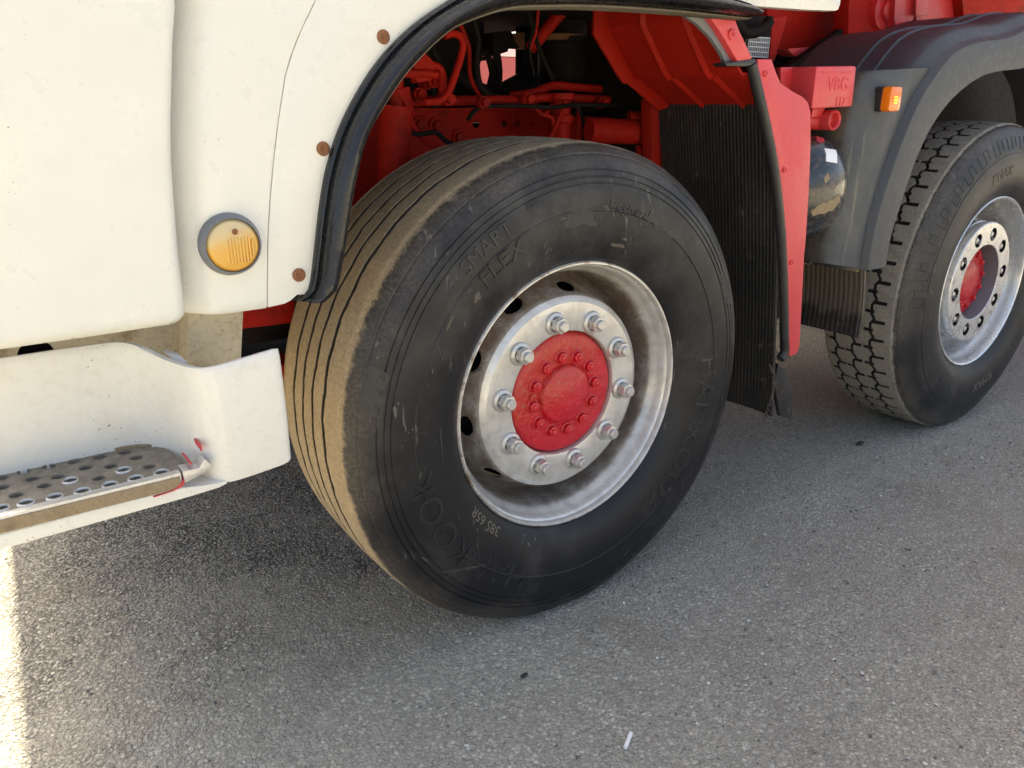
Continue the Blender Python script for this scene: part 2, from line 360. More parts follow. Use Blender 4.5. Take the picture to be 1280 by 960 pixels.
def add_tube(bm, pts, r, seg=10, caps=True):
    pts = [Vector(p) for p in pts]; rings = []; up = None
    for i, p in enumerate(pts):
        d = (pts[min(i + 1, len(pts) - 1)] - pts[max(i - 1, 0)]).normalized()
        if up is None: up = d.orthogonal().normalized()
        up = (up - d * up.dot(d)).normalized(); s = d.cross(up)
        rr = r[i] if isinstance(r, (list, tuple)) else r
        rings.append([bm.verts.new(p + (up * math.cos(a) + s * math.sin(a)) * rr) for a in [2 * PI * k / seg for k in range(seg)]])
    for a, b in zip(rings, rings[1:]):
        for i in range(seg): bm.faces.new([a[i], a[(i + 1) % seg], b[(i + 1) % seg], b[i]])
    if caps: bm.faces.new(rings[0][::-1]); bm.faces.new(rings[-1])
def tube(name, pts, r, mat, parent=None, seg=10, n=6):
    bm = bmesh.new(); add_tube(bm, smooth_path(pts, n) if n > 1 else pts, r, seg); return from_bm(name, bm, mat, parent, 50)
def add_slab(bm, front, back):
    """two equal grids (rows of points) closed into a solid sheet"""
    nr, nc = len(front), len(front[0])
    F = [[bm.verts.new(p) for p in row] for row in front]; B = [[bm.verts.new(p) for p in row] for row in back]
    for i in range(nr - 1):
        for j in range(nc - 1):
            bm.faces.new([F[i][j], F[i][j+1], F[i+1][j+1], F[i+1][j]]); bm.faces.new([B[i][j], B[i+1][j], B[i+1][j+1], B[i][j+1]])
    for j in range(nc - 1):
        bm.faces.new([F[0][j], B[0][j], B[0][j+1], F[0][j+1]]); bm.faces.new([F[-1][j], F[-1][j+1], B[-1][j+1], B[-1][j]])
    for i in range(nr - 1):
        bm.faces.new([F[i][0], F[i+1][0], B[i+1][0], B[i][0]]); bm.faces.new([F[i][-1], B[i][-1], B[i+1][-1], F[i+1][-1]])
def inside(p, poly):
    c = False; n = len(poly); x, y = p
    for i in range(n):
        x1, y1 = poly[i]; x2, y2 = poly[i - 1]
        if (y1 > y) != (y2 > y) and x < (x2 - x1) * (y - y1) / (y2 - y1) + x1: c = not c
    return c
def circle(cx, cy, rx, ry=None, n=18, a0=0.0):
    ry = ry or rx
    return [(cx + rx * math.cos(a0 + 2 * PI * k / n), cy + ry * math.sin(a0 + 2 * PI * k / n)) for k in range(n)]
def holed(outer, holes, extra=()):
    """triangles of an outline with holes"""
    def ccw(q): return q if sum(q[i - 1][0] * q[i][1] - q[i][0] * q[i - 1][1] for i in range(len(q))) > 0 else q[::-1]
    outer = ccw(list(outer)); holes = [ccw(list(h)) for h in holes]
    vs = [Vector(p) for p in outer]; fs = [list(range(len(outer)))]
    for h in holes:
        k = len(vs); vs += [Vector(p) for p in h]; fs.append(list(range(k, k + len(h))))
    vs += [Vector(p) for p in extra if inside(p, outer) and not any(inside(p, h) for h in holes)]
    V, E, F, *_ = geometry.delaunay_2d_cdt(vs, [], fs, 1, 1e-6)
    out = []
    for f in F:
        c = sum((V[i] for i in f), Vector((0, 0))) / len(f)
        if inside(c, outer) and not any(inside(c, h) for h in holes): out.append(list(f))
    return [tuple(v) for v in V], out
def lerp(a, b, t): return a + (b - a) * t
def interp(x, xs, ys): return float(np.interp(x, xs, ys))
def text_mesh(s, size, extrude=0.001, bevel=0.0):
    cu = bpy.data.curves.new('lettering', 'FONT'); cu.body = s; cu.size = size; cu.extrude = extrude; cu.align_x = 'CENTER'
    cu.resolution_u = 3; cu.bevel_depth = bevel
    o = bpy.data.objects.new('lettering', cu); C.objects.link(o)
    bpy.context.view_layer.update()
    me = bpy.data.meshes.new_from_object(o.evaluated_get(bpy.context.evaluated_depsgraph_get()))
    bpy.data.objects.remove(o); bpy.data.curves.remove(cu); return me

# ---------------------------------------------------------------- ground
def ground():
    def axis(lo, hi, step, far):
        core = np.arange(lo, hi + 1e-6, step); out = []; d = step; x = hi
        while x < far: d *= 1.35; x += d; out.append(x)
        out2 = []; d = step; x = lo
        while x > -far: d *= 1.35; x -= d; out2.append(x)
        return np.array(out2[::-1] + list(core) + out)
    xs = axis(-1.7, 3.2, 0.012, 400); ys = axis(-1.1, 2.2, 0.012, 400)
    X, Y = np.meshgrid(xs, ys)
    def vnoise(X, Y, s, seed):
        r = np.random.default_rng(seed).random((256, 256)); gx = X / s; gy = Y / s
        ix = np.floor(gx).astype(int); iy = np.floor(gy).astype(int); fx = gx - ix; fy = gy - iy
        fx = fx * fx * (3 - 2 * fx); fy = fy * fy * (3 - 2 * fy); g = lambda a, b: r[a % 256, b % 256]
        return (g(ix, iy) * (1 - fx) + g(ix + 1, iy) * fx) * (1 - fy) + (g(ix, iy + 1) * (1 - fx) + g(ix + 1, iy + 1) * fx) * fy - 0.5
    Z = vnoise(X, Y, .6, 1) * .008 + vnoise(X, Y, .15, 2) * .004 + vnoise(X, Y, .04, 3) * .0028 + vnoise(X, Y, .015, 4) * .002
    near = (X > -3) & (X < 5) & (Y > -3) & (Y < 4)
    Z = np.where(near, Z, 0) - 0.006
    ny, nx = X.shape
    co = np.stack([X, Y, Z], -1).reshape(-1, 3).astype(np.float32)
    idx = np.arange(nx * ny).reshape(ny, nx)
    q = np.stack([idx[:-1, :-1], idx[:-1, 1:], idx[1:, 1:], idx[1:, :-1]], -1).reshape(-1, 4)
    me = bpy.data.meshes.new('ground'); me.vertices.add(len(co)); me.vertices.foreach_set('co', co.ravel())
    me.loops.add(q.size); me.loops.foreach_set('vertex_index', q.ravel().astype(np.int32))
    me.polygons.add(len(q)); me.polygons.foreach_set('loop_start', (np.arange(len(q)) * 4).astype(np.int32))
    me.update(); me.validate()
    me.polygons.foreach_set('use_smooth', np.ones(len(q), bool))
    me.materials.append(M['asphalt'])
    o = bpy.data.objects.new('ground', me); C.objects.link(o); o['kind'] = 'structure'
ground()
def gravel():
    base = []
    for k in range(6):
        b = bmesh.new(); bmesh.ops.create_icosphere(b, subdivisions=1, radius=1.0)
        r = np.random.default_rng(k)
        pts = np.array([v.co[:] for v in b.verts]) * (0.72 + 0.5 * r.random((len(b.verts), 1))) * np.array([1, 0.8, 0.62])
        base.append((pts, np.array([[v.index for v in f.verts] for f in b.faces]))); b.free()
    n = 15000
    P = []; F = []; off = 0
    r = np.random.default_rng(3)
    xs = r.uniform(-1.25, 2.6, n); ys = r.uniform(-0.95, 1.0, n)
    for k in range(n):
        s = 0.0013 + 0.0040 * r.random() ** 5
        p, f = base[k % 6]; a = r.uniform(0, 6.28); c, sn = math.cos(a), math.sin(a)
        q = p * s; q = np.stack([q[:, 0] * c - q[:, 1] * sn, q[:, 0] * sn + q[:, 1] * c, q[:, 2]], 1)
        q += np.array([xs[k], ys[k], s * 0.15 - 0.005]); P.append(q); F.append(f + off); off += len(q)
    me = bpy.data.meshes.new('gravel'); me.from_pydata(np.concatenate(P).tolist(), [], np.concatenate(F).tolist())
    o = link('gravel', me, 'gravel', None, 60); o['kind'] = 'stuff'
    o['label'] = 'loose grey grit scattered over the asphalt'; o['category'] = 'gravel'
gravel()

# ---------------------------------------------------------------- the truck
truck = bpy.data.objects.new('truck', None); C.objects.link(truck)
truck['label'] = 'white cab truck with red chassis, dusty tyres and a perforated step, parked on asphalt'; truck['category'] = 'truck'

# ---- tyres
def tyre(name, Rt, zc, side, t0, t1, crown, nth, ny, depth, mat, parent, fine=()):
    """side: (y, r) from outer bead to shoulder; t0..t1 tread; mirrored for the inner side"""
    mid = (t0 + t1) / 2
    tread = []
    rows = set(np.round(np.linspace(t0, t1, ny + 1), 5))
    for c, h, st in fine: rows |= set(np.round(np.arange(c - h, c + h + 1e-9, st), 5))
    for y in sorted(rows):
        u = (y - mid) / ((t1 - t0) / 2)
        tread.append((y, Rt - crown * u * u - 0.006 * max(0, abs(u) - 0.94) / 0.06))
    inner = [(2 * mid - y, r) for y, r in side[::-1][::2]]
    prof = side + tread + inner
    ya = np.array([p[0] for p in prof]); ra = np.array([p[1] for p in prof])
    th = np.linspace(0, 2 * PI, nth, endpoint=False)
    T, YY = np.meshgrid(th, ya); _, RR = np.meshgrid(th, ra)
    is_t = np.zeros(len(prof), bool); is_t[len(side):len(side) + len(tread)] = True
    D = depth(T, YY) * is_t[:, None]
    edge = np.zeros(len(prof)); 
    RR = RR - D
    X = RR * np.cos(T); Z = RR * np.sin(T)
    low = Z < -zc + 0.0
    squash = np.clip((-zc + 0.07 - Z) / 0.10, 0, 1) ** 2
    YY = YY + np.where(~is_t[:, None], np.sign(YY - mid) * squash * 0.010, np.sign(YY - mid) * squash * 0.006 * np.abs(YY - mid) / 0.15)
    Z = np.where(low, -zc + (Z + zc) * 0.02, Z)
    co = np.stack([X, YY, Z], -1).reshape(-1, 3)
    n = len(prof); idx = np.arange(n * nth).reshape(n, nth); nx = np.roll(idx, -1, 1)
    q = np.stack([idx[:-1], nx[:-1], nx[1:], idx[1:]], -1).reshape(-1, 4)
    me = bpy.data.meshes.new(name); me.vertices.add(len(co)); me.vertices.foreach_set('co', co.astype(np.float32).ravel())
    me.loops.add(q.size); me.loops.foreach_set('vertex_index', q.ravel().astype(np.int32))
    me.polygons.add(len(q)); me.polygons.foreach_set('loop_start', (np.arange(len(q)) * 4).astype(np.int32))
    me.update(); me.validate()
    return link(name, me, mat, parent, 28)
def tri(x): return 2 * np.abs(2 * (x - np.floor(x + 0.5))) - 1
def rib_depth(T, Y):
    D = np.zeros_like(T)
    for k, (y0, w) in enumerate(((0.092, 0.0062), (0.142, 0.0054), (0.190, 0.0054), (0.240, 0.0062))):
        c = y0 + 0.0020 * tri(T * 34 / (2 * PI) + k * 0.37) + 0.0007 * np.sin(T * 21 + k * 2) + 0.0007 * np.sin(T * 131 + k) * np.sin(T * 47)
        D = np.maximum(D, 0.013 * np.clip((w - np.abs(Y - c)) / 0.0013, 0, 1))
    D += 0.0006 * np.sin(T * 61 + Y * 80) * np.sin(T * 23)
    return D
SIDE1 = [(0.012, .286), (0.004, .296), (-0.004, .3005), (-0.010, .307), (-0.0185, .320), (-0.026, .340), (-0.0315, .362), (-0.0342, .385), (-0.0346, .402), (-0.0365, .4035),
         (-0.0365, .4075), (-0.0348, .409), (-0.0345, .425), (-0.0328, .444), (-0.0305, .4545), (-0.0285, .4555), (-0.0282, .4575), (-0.0300, .4585), (-0.0285, .4665), (-0.0262, .4675), (-0.0258, .4695), (-0.0275, .4705),
         (-0.0245, .4795), (-0.0215, .4805), (-0.0210, .4825), (-0.0230, .4835), (-0.0175, .4955), (-0.0100, .5075), (-0.0085, .5085), (-0.0060, .5105), (-0.0055, .5125), (0.0015, .5195), (0.0080, .5250), (0.0140, .5285), (0.0185, .5300)]
SIDE2 = [(0.012, .286), (0.004, .296), (-0.003, .3005), (-0.008, .310), (-0.017, .325), (-0.024, .345), (-0.0285, .37), (-0.0300, .395), (-0.0290, .42), (-0.0260, .440), (-0.0240, .4415), (-0.0225, .455), (-0.0180, .47), (-0.0125, .485), (-0.0065, .50), (0.000, .511), (0.0045, .518), (0.010, .5235), (0.016, .5265)]
def block_depth(T, Y):
    N = 52; D = np.zeros_like(T); a = T * N / (2 * PI)
    def zig(a, amp): # stepped zigzag
        f = a - np.floor(a); return amp * np.clip(np.where(f < 0.5, 8 * f - 1.2, 8 * (1 - f) - 1.2), -1, 1)
    for k, (y0, w) in enumerate(((0.090, 0.0050), (0.155, 0.0048), (0.220, 0.0050))):
        c = y0 + zig(a + 0.5 * k, 0.0058)
        D = np.maximum(D, 0.012 * np.clip((w - np.abs(Y - c)) / 0.0016, 0, 1))
    fa = (a - np.floor(a)); fb = ((a + 0.5) - np.floor(a + 0.5))
    def slot(f, pos, w): return np.clip((w - np.abs(f - pos)) / 0.025, 0, 1)
    D = np.maximum(D, 0.011 * slot(fa, 0.13, 0.07) * (Y > 0.050) * (Y < 0.090))
    D = np.maximum(D, 0.011 * slot(fa, 0.62, 0.065) * (Y > 0.085) * (Y < 0.118))
    D = np.maximum(D, 0.011 * slot(fb, 0.13, 0.065) * (Y > 0.128) * (Y < 0.155))
    D = np.maximum(D, 0.011 * slot(fb, 0.62, 0.065) * (Y > 0.155) * (Y < 0.185))
    D = np.maximum(D, 0.011 * slot(fa, 0.13, 0.065) * (Y > 0.192) * (Y < 0.22))
    D = np.maximum(D, 0.011 * slot(fa, 0.62, 0.07) * (Y > 0.22) * (Y < 0.26))
    D = np.maximum(D, 0.009 * slot(fa, 0.45, 0.13) * (Y < 0.0245))
    D = np.maximum(D, 0.004 * slot((a * 2.3) % 1, 0.45, 0.16) * (Y < 0.021))
    D += 0.0007 * np.sin(T * 71 + Y * 90) * np.sin(T * 29)
    return D
def ring_lettering(name, items, side, parent, mat, zc=None):
    """items: (text, size, radius of baseline, centre angle in degrees clockwise from top, extrude)"""
    ys = [p[0] for p in side]; rs = [p[1] for p in side]
    for s, size, r0, ang, ex in items:
        bm = bmesh.new()
        me = text_mesh(s, size, ex); k = len(bm.verts); bm.from_mesh(me); bpy.data.meshes.remove(me); bm.verts.ensure_lookup_table()
        for v in bm.verts[k:]:
            r = r0 + v.co.y; th = PI / 2 - R(ang) - v.co.x / r0; y = interp(r, rs, ys) - ex * 0.55 - (v.co.z) * 0.5
            v.co = (r * math.cos(th), y, r * math.sin(th))
        from_bm(name, bm, mat, parent, 30)

def vented_disc(bm, prof, r_mid, nholes, hr_u, hr_v, v_mid, phase, nsub=10):
    """prof: (y, r) outwards; sector cells with one hole each"""
    L = [0.0]
    for a, b in zip(prof, prof[1:]): L.append(L[-1] + math.hypot(a[0] - b[0], a[1] - b[1]))
    W = 2 * PI / nholes * r_mid
    us = np.linspace(-W / 2, W / 2, nsub + 1); vs = np.linspace(0, L[-1], 9)
    outer = [(u, 0.0) for u in us[:-1]] + [(W / 2, v) for v in vs[:-1]] + [(u, L[-1]) for u in us[::-1][:-1]] + [(-W / 2, v) for v in vs[::-1][:-1]]
    hole = circle(0, v_mid, hr_u, hr_v, 20)
    big = circle(0, v_mid, hr_u * 1.12, hr_v * 1.12, 20)
    extra = [(u, v) for u in us[1:-1] for v in vs[1:-1] if not inside((u, v), circle(0, v_mid, hr_u * 1.25, hr_v * 1.25, 20))] + big
    V, F = holed(outer, [hole], extra)
    ys = [p[0] for p in prof]; rs = [p[1] for p in prof]
    for k in range(nholes):
        a0 = phase + 2 * PI * k / nholes
        def mp(u, v, dy=0.0):
            th = a0 + u / r_mid; y = interp(v, L, ys); r = interp(v, L, rs); return (r * math.cos(th), y + dy, r * math.sin(th))
        add_geo(bm, [mp(*p) for p in V], F)
        h2 = [mp(*p) for p in hole] + [mp(p[0], p[1], 0.012) for p in hole]
        add_geo(bm, h2, [[i, (i + 1) % 20, 20 + (i + 1) % 20, 20 + i] for i in range(20)])
    bmesh.ops.remove_doubles(bm, verts=bm.verts, dist=1e-5)

def lug_nut_mesh(mat):
    bm = bmesh.new()
    add_lathe(bm, [(0.0, .0255), (-.0035, .0252), (-.006, .0235), (-.0085, .0175)], 24)
    hexp = circle(0, 0, .0178, n=6, a0=0.3)
    add_prism(bm, hexp, -.0075, -.0285, 'Y', 0.0012)
    add_lathe(bm, [(-.028, .0115), (-.0365, .0112), (-.0385, .0095)], 16, cap1=True)
    return bm
def hub_bolt_mesh():
    bm = bmesh.new()
    add_lathe(bm, [(0.002, .0125), (-.001, .0120), (-.0022, .0095)], 16)
    add_prism(bm, circle(0, 0, .0098, n=6), -.001, -.0095, 'Y', 0.0012)
    add_lathe(bm, [(-.0094, .0055), (-.0118, .0050), (-.0125, .003)], 10, cap1=True)
    return bm

# ---- front wheel (385-wide, single, outset)
W1 = (0.0, 0.0, 0.51)
rim_bm = bmesh.new()
add_lathe(rim_bm, [(0.020, .2860), (0.012, .2945), (0.005, .2985), (-0.003, .2985), (-0.0065, .2955), (-0.0065, .2925), (-0.0035, .2905), (0.0075, .2897), (0.0095, .2868), (0.0125, .2850), (0.022, .2825), (0.034, .2785), (0.043, .2725), (0.054, .2685), (0.075, .2670), (0.115, .2650), (0.160, .2600), (0.25, .262), (0.30, .285)], 128)
vented_disc(rim_bm, [(0.034, .2050), (0.0345, .2100), (0.037, .2145), (0.043, .2185), (0.053, .2225), (0.066, .2275), (0.080, .2330), (0.096, .2395), (0.112, .2470), (0.128, .2550), (0.138, .2615), (0.142, .2665)], 0.230, 10, 0.0250, 0.0225, 0.0500, R(9.5))
add_lathe(rim_bm, [(0.034, .2050), (0.0335, .198), (0.0335, .146), (0.0345, .1425), (0.040, .1405), (0.060, .1402)], 96)
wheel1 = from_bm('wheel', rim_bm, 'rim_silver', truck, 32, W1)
wheel1['label'] = 'front wheel with rusty silver rim, red hub and worn ribbed tyre'
tyre('tyre', 0.536, 0.51, SIDE1, 0.022, 0.308, 0.005, 720, 50, rib_depth, 'tyre_rubber', wheel1, [(c, .0105, .0006) for c in (.092, .142, .190, .240)])
lathe('brake_drum', [(.120, .135), (.120, .20), (.145, .236), (.30, .246)], 'hidden_metal', wheel1, 48)
nut0 = None
NUT_PHASE = 1.760
for k in range(10):
    a = NUT_PHASE - 2 * PI * k / 10
    if nut0 is None: nut0 = from_bm('lug_nut', lug_nut_mesh('steel'), 'steel', wheel1, 30); o = nut0
    else: o = copy_of(nut0, wheel1)
    o.location = (.1675 * math.cos(a), 0.0335, .1675 * math.sin(a)); o.rotation_euler = (0, k * 0.7, 0)
bm = bmesh.new()
add_lathe(bm, [(0.060, .1402), (0.046, .1385), (0.040, .1345), (0.0375, .128), (0.0365, .110), (0.036, .098), (0.0355, .0735), (0.0375, .0720), (0.0375, .0690), (0.0330, .0665), (0.0260, .0640), (0.0240, .0600), (0.0230, .0540), (0.0195, .046), (0.0165, .034), (0.0145, .020), (0.0140, .001)], 72, cap1=True)
hub1 = from_bm('hub_cap', bm, 'hub_red', wheel1, 45)
hb0 = None
for k in range(12):
    a = R(97) - 2 * PI * k / 12
    if hb0 is None: hb0 = from_bm('hub_bolt', hub_bolt_mesh(), 'hub_red', wheel1, 30); o = hb0
    else: o = copy_of(hb0, wheel1)
    o.location = (.0865 * math.cos(a), 0.0355, .0865 * math.sin(a)); o.rotation_euler = (0, k * 1.1, 0); o.scale = (1.3, 1.25, 1.3)
lathe('grease_plug', [(0.036, .0085), (0.031, .008), (0.030, .0055), (0.032, .0045), (0.032, .001)], 'hub_red', wheel1, 14, (-.0865 * math.cos(R(-3)), 0, .004 + .0865 * math.sin(R(3))), cap1=True)
ring_lettering('lettering', [('SMART', 0.040, 0.421, -34.5, .0020), ('FLEX', 0.050, 0.372, -33, .0020), ('Regional', 0.034, 0.402, 15, .0014), ('E3', 0.017, 0.443, -19, .0012),
                             ('HANKOOK', 0.078, 0.362, 116, .0009), ('HANKOOK', 0.078, 0.378, 232, .0009)], SIDE1, wheel1, 'black_rubber')
ring_lettering('size_marking', [('385 65R', 0.0285, 0.318, 229, .0009)], SIDE1, wheel1, 'dusty_rubber')

def sidewall_mark(name, pts, mat, wob, lift=.0006):
    """a thin cake of mud or a scuff on the front sidewall; pts are (radius, degrees clockwise from the top)"""
    rr = random.Random(int(pts[0][0] * 1e4) + int(pts[0][1] * 10)); q = []
    P = [(a[0] * math.sin(R(a[1])), a[0] * math.cos(R(a[1]))) for a in pts]
    for a, b in zip(P, P[1:] + P[:1]):
        for k in range(4): q.append((lerp(a[0], b[0], k / 4) + rr.uniform(-wob, wob), lerp(a[1], b[1], k / 4) + rr.uniform(-wob, wob)))
    xs = [p[0] for p in q]; zs = [p[1] for p in q]
    V, F = holed(q, [], [(x, z) for x in np.arange(min(xs), max(xs), .007) for z in np.arange(min(zs), max(zs), .007)])
    ys_ = [p[0] for p in SIDE1]; rs_ = [p[1] for p in SIDE1]
    bm = bmesh.new(); add_geo(bm, [(x, interp(math.hypot(x, z), rs_, ys_) - lift, z) for x, z in V], F)
    return from_bm(name, bm, mat, wheel1, 50)
for pts, m, w in (([(.405, -2), (.436, -1), (.440, -6), (.415, -9)], 'faint_mud', .004), ([(.372, 4), (.392, 1), (.418, -1), (.410, -8), (.385, -10)], 'faint_mud', .005),
                  ([(.372, -47), (.386, -45), (.384, -43.5), (.368, -44)], 'mud_mark', .002), ([(.398, -58), (.402, -53.5), (.397, -53), (.394, -57)], 'mud_mark', .0012),
                  ([(.338, 11), (.343, 17), (.336, 18), (.331, 12)], 'mud_mark', .0025), ([(.352, 14), (.356, 17), (.351, 18)], 'mud_mark', .0015),
                  ([(.462, -123), (.470, -121.5), (.465, -120.5)], 'mud_mark', .0018), ([(.408, 20), (.430, 30), (.412, 38), (.392, 30)], 'faint_mud', .007),
                  ([(.47, -82), (.52, -80), (.505, -70), (.475, -72)], 'faint_mud', .006), ([(.35, -100), (.353, -86), (.3505, -86), (.3485, -100)], 'faint_mud', .0008),
                  ([(.46, 60), (.50, 66), (.49, 74), (.465, 70)], 'faint_mud', .006), ([(.40, -140), (.47, -128), (.468, -127.2), (.398, -139)], 'faint_mud', .001)):
    sidewall_mark('mud_mark', pts, m, w)
# ---- second wheel (narrower, block tread)
W2 = (1.886, 0.044, 0.518)
bm = bmesh.new()
add_lathe(bm, [(0.020, .2860), (0.010, .2955), (0.003, .2985), (-0.004, .2978), (-0.006, .2945), (-0.003, .2895), (0.006, .2868), (0.020, .2850), (0.036, .2830), (0.046, .2770), (0.060, .2700), (0.095, .2655), (0.16, .262), (0.22, .265), (0.25, .285)], 96)
vented_disc(bm, [(0.068, .2000), (0.0685, .2065), (0.072, .2130), (0.080, .2195), (0.098, .2280), (0.120, .2400), (0.136, .2520), (0.142, .262), (0.144, .267)], 0.236, 10, 0.022, 0.015, 0.055, R(20))
add_lathe(bm, [(0.068, .2000), (0.068, .146), (0.070, .1425), (0.095, .1405)], 72)
wheel2 = from_bm('wheel', bm, 'polished_rim', truck, 32, W2); wheel2.rotation_euler = (0, 0, R(1.0))
wheel2['label'] = 'second wheel with bright nut ring and block tread tyre'
tyre('tyre', 0.5375, 0.518, SIDE2, 0.020, 0.258, 0.006, 1092, 70, block_depth, 'lug_tyre_rubber', wheel2, [(c, .0125, .0008) for c in (.090, .155, .220)])
lathe('brake_drum', [(.115, .135), (.115, .205), (.15, .225), (.26, .225)], 'hidden_metal', wheel2, 48)
# nut ring: thick bright ring with ten round pockets
bm = bmesh.new()
YF = 0.012
sect = 2 * PI / 10; rm = 0.168
Wd = sect * rm
us = np.linspace(-Wd / 2, Wd / 2, 9)
outer = [(u, -.0345) for u in us[:-1]] + [(Wd / 2, v) for v in (-.0345, -.012, .012)] + [(u, .0385) for u in us[::-1][:-1]] + [(-Wd / 2, v) for v in (.0385, .012, -.012)]
hole = circle(0, 0, .0235, n=20)
V, F = holed(outer, [hole])
for k in range(10):
    a0 = R(79) + sect * k
    def mp(u, v, y): th = a0 + u / rm; r = rm + v; return (r * math.cos(th), y, r * math.sin(th))
    add_geo(bm, [mp(*p, YF) for p in V], F)
    add_geo(bm, [mp(*p, YF) for p in hole] + [mp(*p, YF + .03) for p in hole], [[i, (i + 1) % 20, 20 + (i + 1) % 20, 20 + i] for i in range(20)])
bmesh.ops.remove_doubles(bm, verts=bm.verts, dist=1e-5)
add_lathe(bm, [(YF, .2065), (YF + .002, .2095), (YF + .006, .211), (YF + .022, .211), (YF + .024, .207), (YF + .034, .207), (YF + .036, .2115), (YF + .060, .2115)], 80)
add_lathe(bm, [(YF, .1335), (YF + .002, .1318)], 64)
lathe('ring_sleeve', [(YF + .002, .1318), (YF + .088, .1318)], 'grey_rubber', wheel2, 64)
nring = from_bm('nut_ring', bm, 'polished_rim', wheel2, 30)
pk0 = None
for k in range(10):
    a = R(79) + sect * k
    o = lathe('nut_pocket_shade', [(0.001, .0232), (.028, .0228), (.0285, .001)], 'hidden_metal', wheel2, 20) if pk0 is None else copy_of(pk0, wheel2)  # near-black walls paint in the shade of the deep pockets
    pk0 = pk0 or o; o.location = (rm * math.cos(a), YF, rm * math.sin(a))
nut0 = None
for k in range(10):
    a = R(79) + sect * k
    if nut0 is None:
        b = bmesh.new(); add_prism(b, circle(0, 0, .0140, n=6), .03, .006, 'Y', .0015); add_lathe(b, [(.006, .0095), (.0015, .009), (0.0, .006)], 14, cap1=True)
        nut0 = from_bm('lug_nut', b, 'steel', wheel2, 30); o = nut0
    else: o = copy_of(nut0, wheel2)
    o.location = (rm * math.cos(a), YF + .002, rm * math.sin(a)); o.rotation_euler = (0, k * 0.9, 0)
lathe('nut_backing', [(YF + .031, .20), (YF + .031, .134)], 'hidden_metal', wheel2, 48)
lathe('hub_cap', [(0.080, .1318), (0.062, .126), (0.054, .112), (0.052, .075), (0.046, .068), (0.041, .05), (0.039, .02), (0.039, .001)], 'hub_red', wheel2, 48, cap1=True)
hb0 = None
for k in range(12):
    a = R(10) + 2 * PI * k / 12
    o = from_bm('hub_bolt', hub_bolt_mesh(), 'hub_red', wheel2, 30) if hb0 is None else copy_of(hb0, wheel2)
    hb0 = hb0 or o
    o.location = (0.092 * math.cos(a), 0.0525, .092 * math.sin(a))
ring_lettering('lettering', [('KMAX', 0.046, 0.372, -13, .0016), ('KMAX', 0.046, 0.372, 167, .0010)], SIDE2, wheel2, 'dusty_rubber')
# embossed meander band on the shoulder of the second tyre
bm = bmesh.new()
ys2 = [p[0] for p in SIDE2]; rs2 = [p[1] for p in SIDE2]
def on2(r, th): return Vector((r * math.cos(th), interp(r, rs2, ys2) - 0.0004, r * math.sin(th)))
for k in range(11):
    a = R(182) - k * R(10.5)
    for (r0, r1, t0, t1) in ((.452, .492, 0, 0), (.452, .452, 0, 3.6), (.452, .492, 3.6, 3.6), (.492, .492, 3.6, 6.6), (.460, .492, 6.6, 6.6)):
        pts = [on2(lerp(r0, r1, q / 4), a - R(lerp(t0, t1, q / 4))) for q in range(5)]
        add_tube(bm, pts, 0.0011, 5)
from_bm('sidewall_ridges', bm, 'black_rubber', wheel2, 50)['kind'] = 'stuff'

# ---- cab: shell above the frame, door, corner panel, arch panel
FX = -1.106
bm = bmesh.new()
cab_plan = [(FX, -.02), (.722, -.02), (.722, 2.50), (-.995, 2.50), (-1.000, 2.47), (-1.028, 1.8), (-1.069, 0.9), (FX + .000, .06)]
add_prism(bm, cab_plan, 1.62, 2.95, 'Z', .006)
add_prism(bm, [(FX + .01, -.0), (.70, 0.0), (.70, .025), (FX + .01, .025)], 1.40, 1.63, 'Z')
add_prism(bm, [(FX + .02, .10), (FX + .05, .10), (-.94, 2.4), (-.96, 2.4)], .60, 1.63, 'Z')
add_prism(bm, [(FX + .02, 2.45), (.70, 2.45), (.70, 2.49), (FX + .12, 2.49)], 1.32, 1.63, 'Z')
cab = from_bm('cab_shell', bm, 'white_paint', truck)
prism('side_window', [(-.95, 1.95), (.15, 1.95), (.15, 2.60), (-.80, 2.60)], -.024, -.018, 'dark_glass', cab)
DOOR_E = [(-0.735, 1.239), (-0.745, 1.191), (-0.753, 1.142), (-0.766, 1.061), (-0.773, 0.965), (-0.777, 0.875), (-0.777, 0.826)]
dz = [p[1] for p in DOOR_E]; dx = [p[0] for p in DOOR_E]
def door_x(z): return interp(-z, [-a for a in dz], dx)
# door
def door():
    bm = bmesh.new(); front = []; back = []
    zs = [.811, .813, .817, .823, .832] + list(np.linspace(.85, 1.95, 24)); zb = .8125
    for z in zs:
        e = door_x(z); cut = 0.012 * max(0, 1 - (z - .811) / .02) ** 2
        xs = [FX + .004] + list(np.linspace(FX + .02, e - .022, 14)) + [e - .014 - cut, e - .007 - cut, e - .002 - cut, e - cut]
        lip = 0.010 * max(0, 1 - (z - .811) / .012) ** 2
        def yy(x):
            d = e - cut - x; edge = 0.008 * max(0, 1 - d / .010) ** 2
            bow = -0.004 * math.sin((x - FX) / (e - FX) * PI) - .003 * math.sin((z - .8) * 2.2)
            return -.052 + bow + edge + lip
        front.append([(x, yy(x), z) for x in xs]); back.append([(x, -.022, z) for x in xs])
    add_slab(bm, front, back); return from_bm('cab_door', bm, 'white_paint', truck, 40)
door()
SEAM = [(-0.538, 1.253), (-0.566, 1.209), (-0.591, 1.160), (-0.613, 1.078), (-0.630, 0.999), (-0.644, 0.918), (-0.655, 0.815)]
sz = [p[1] for p in SEAM]; sx = [p[0] for p in SEAM]
def seam_x(z):
    if z > sz[0]: return sx[0] + (z - sz[0]) * 0.5
    return interp(-z, [-a for a in sz], sx)
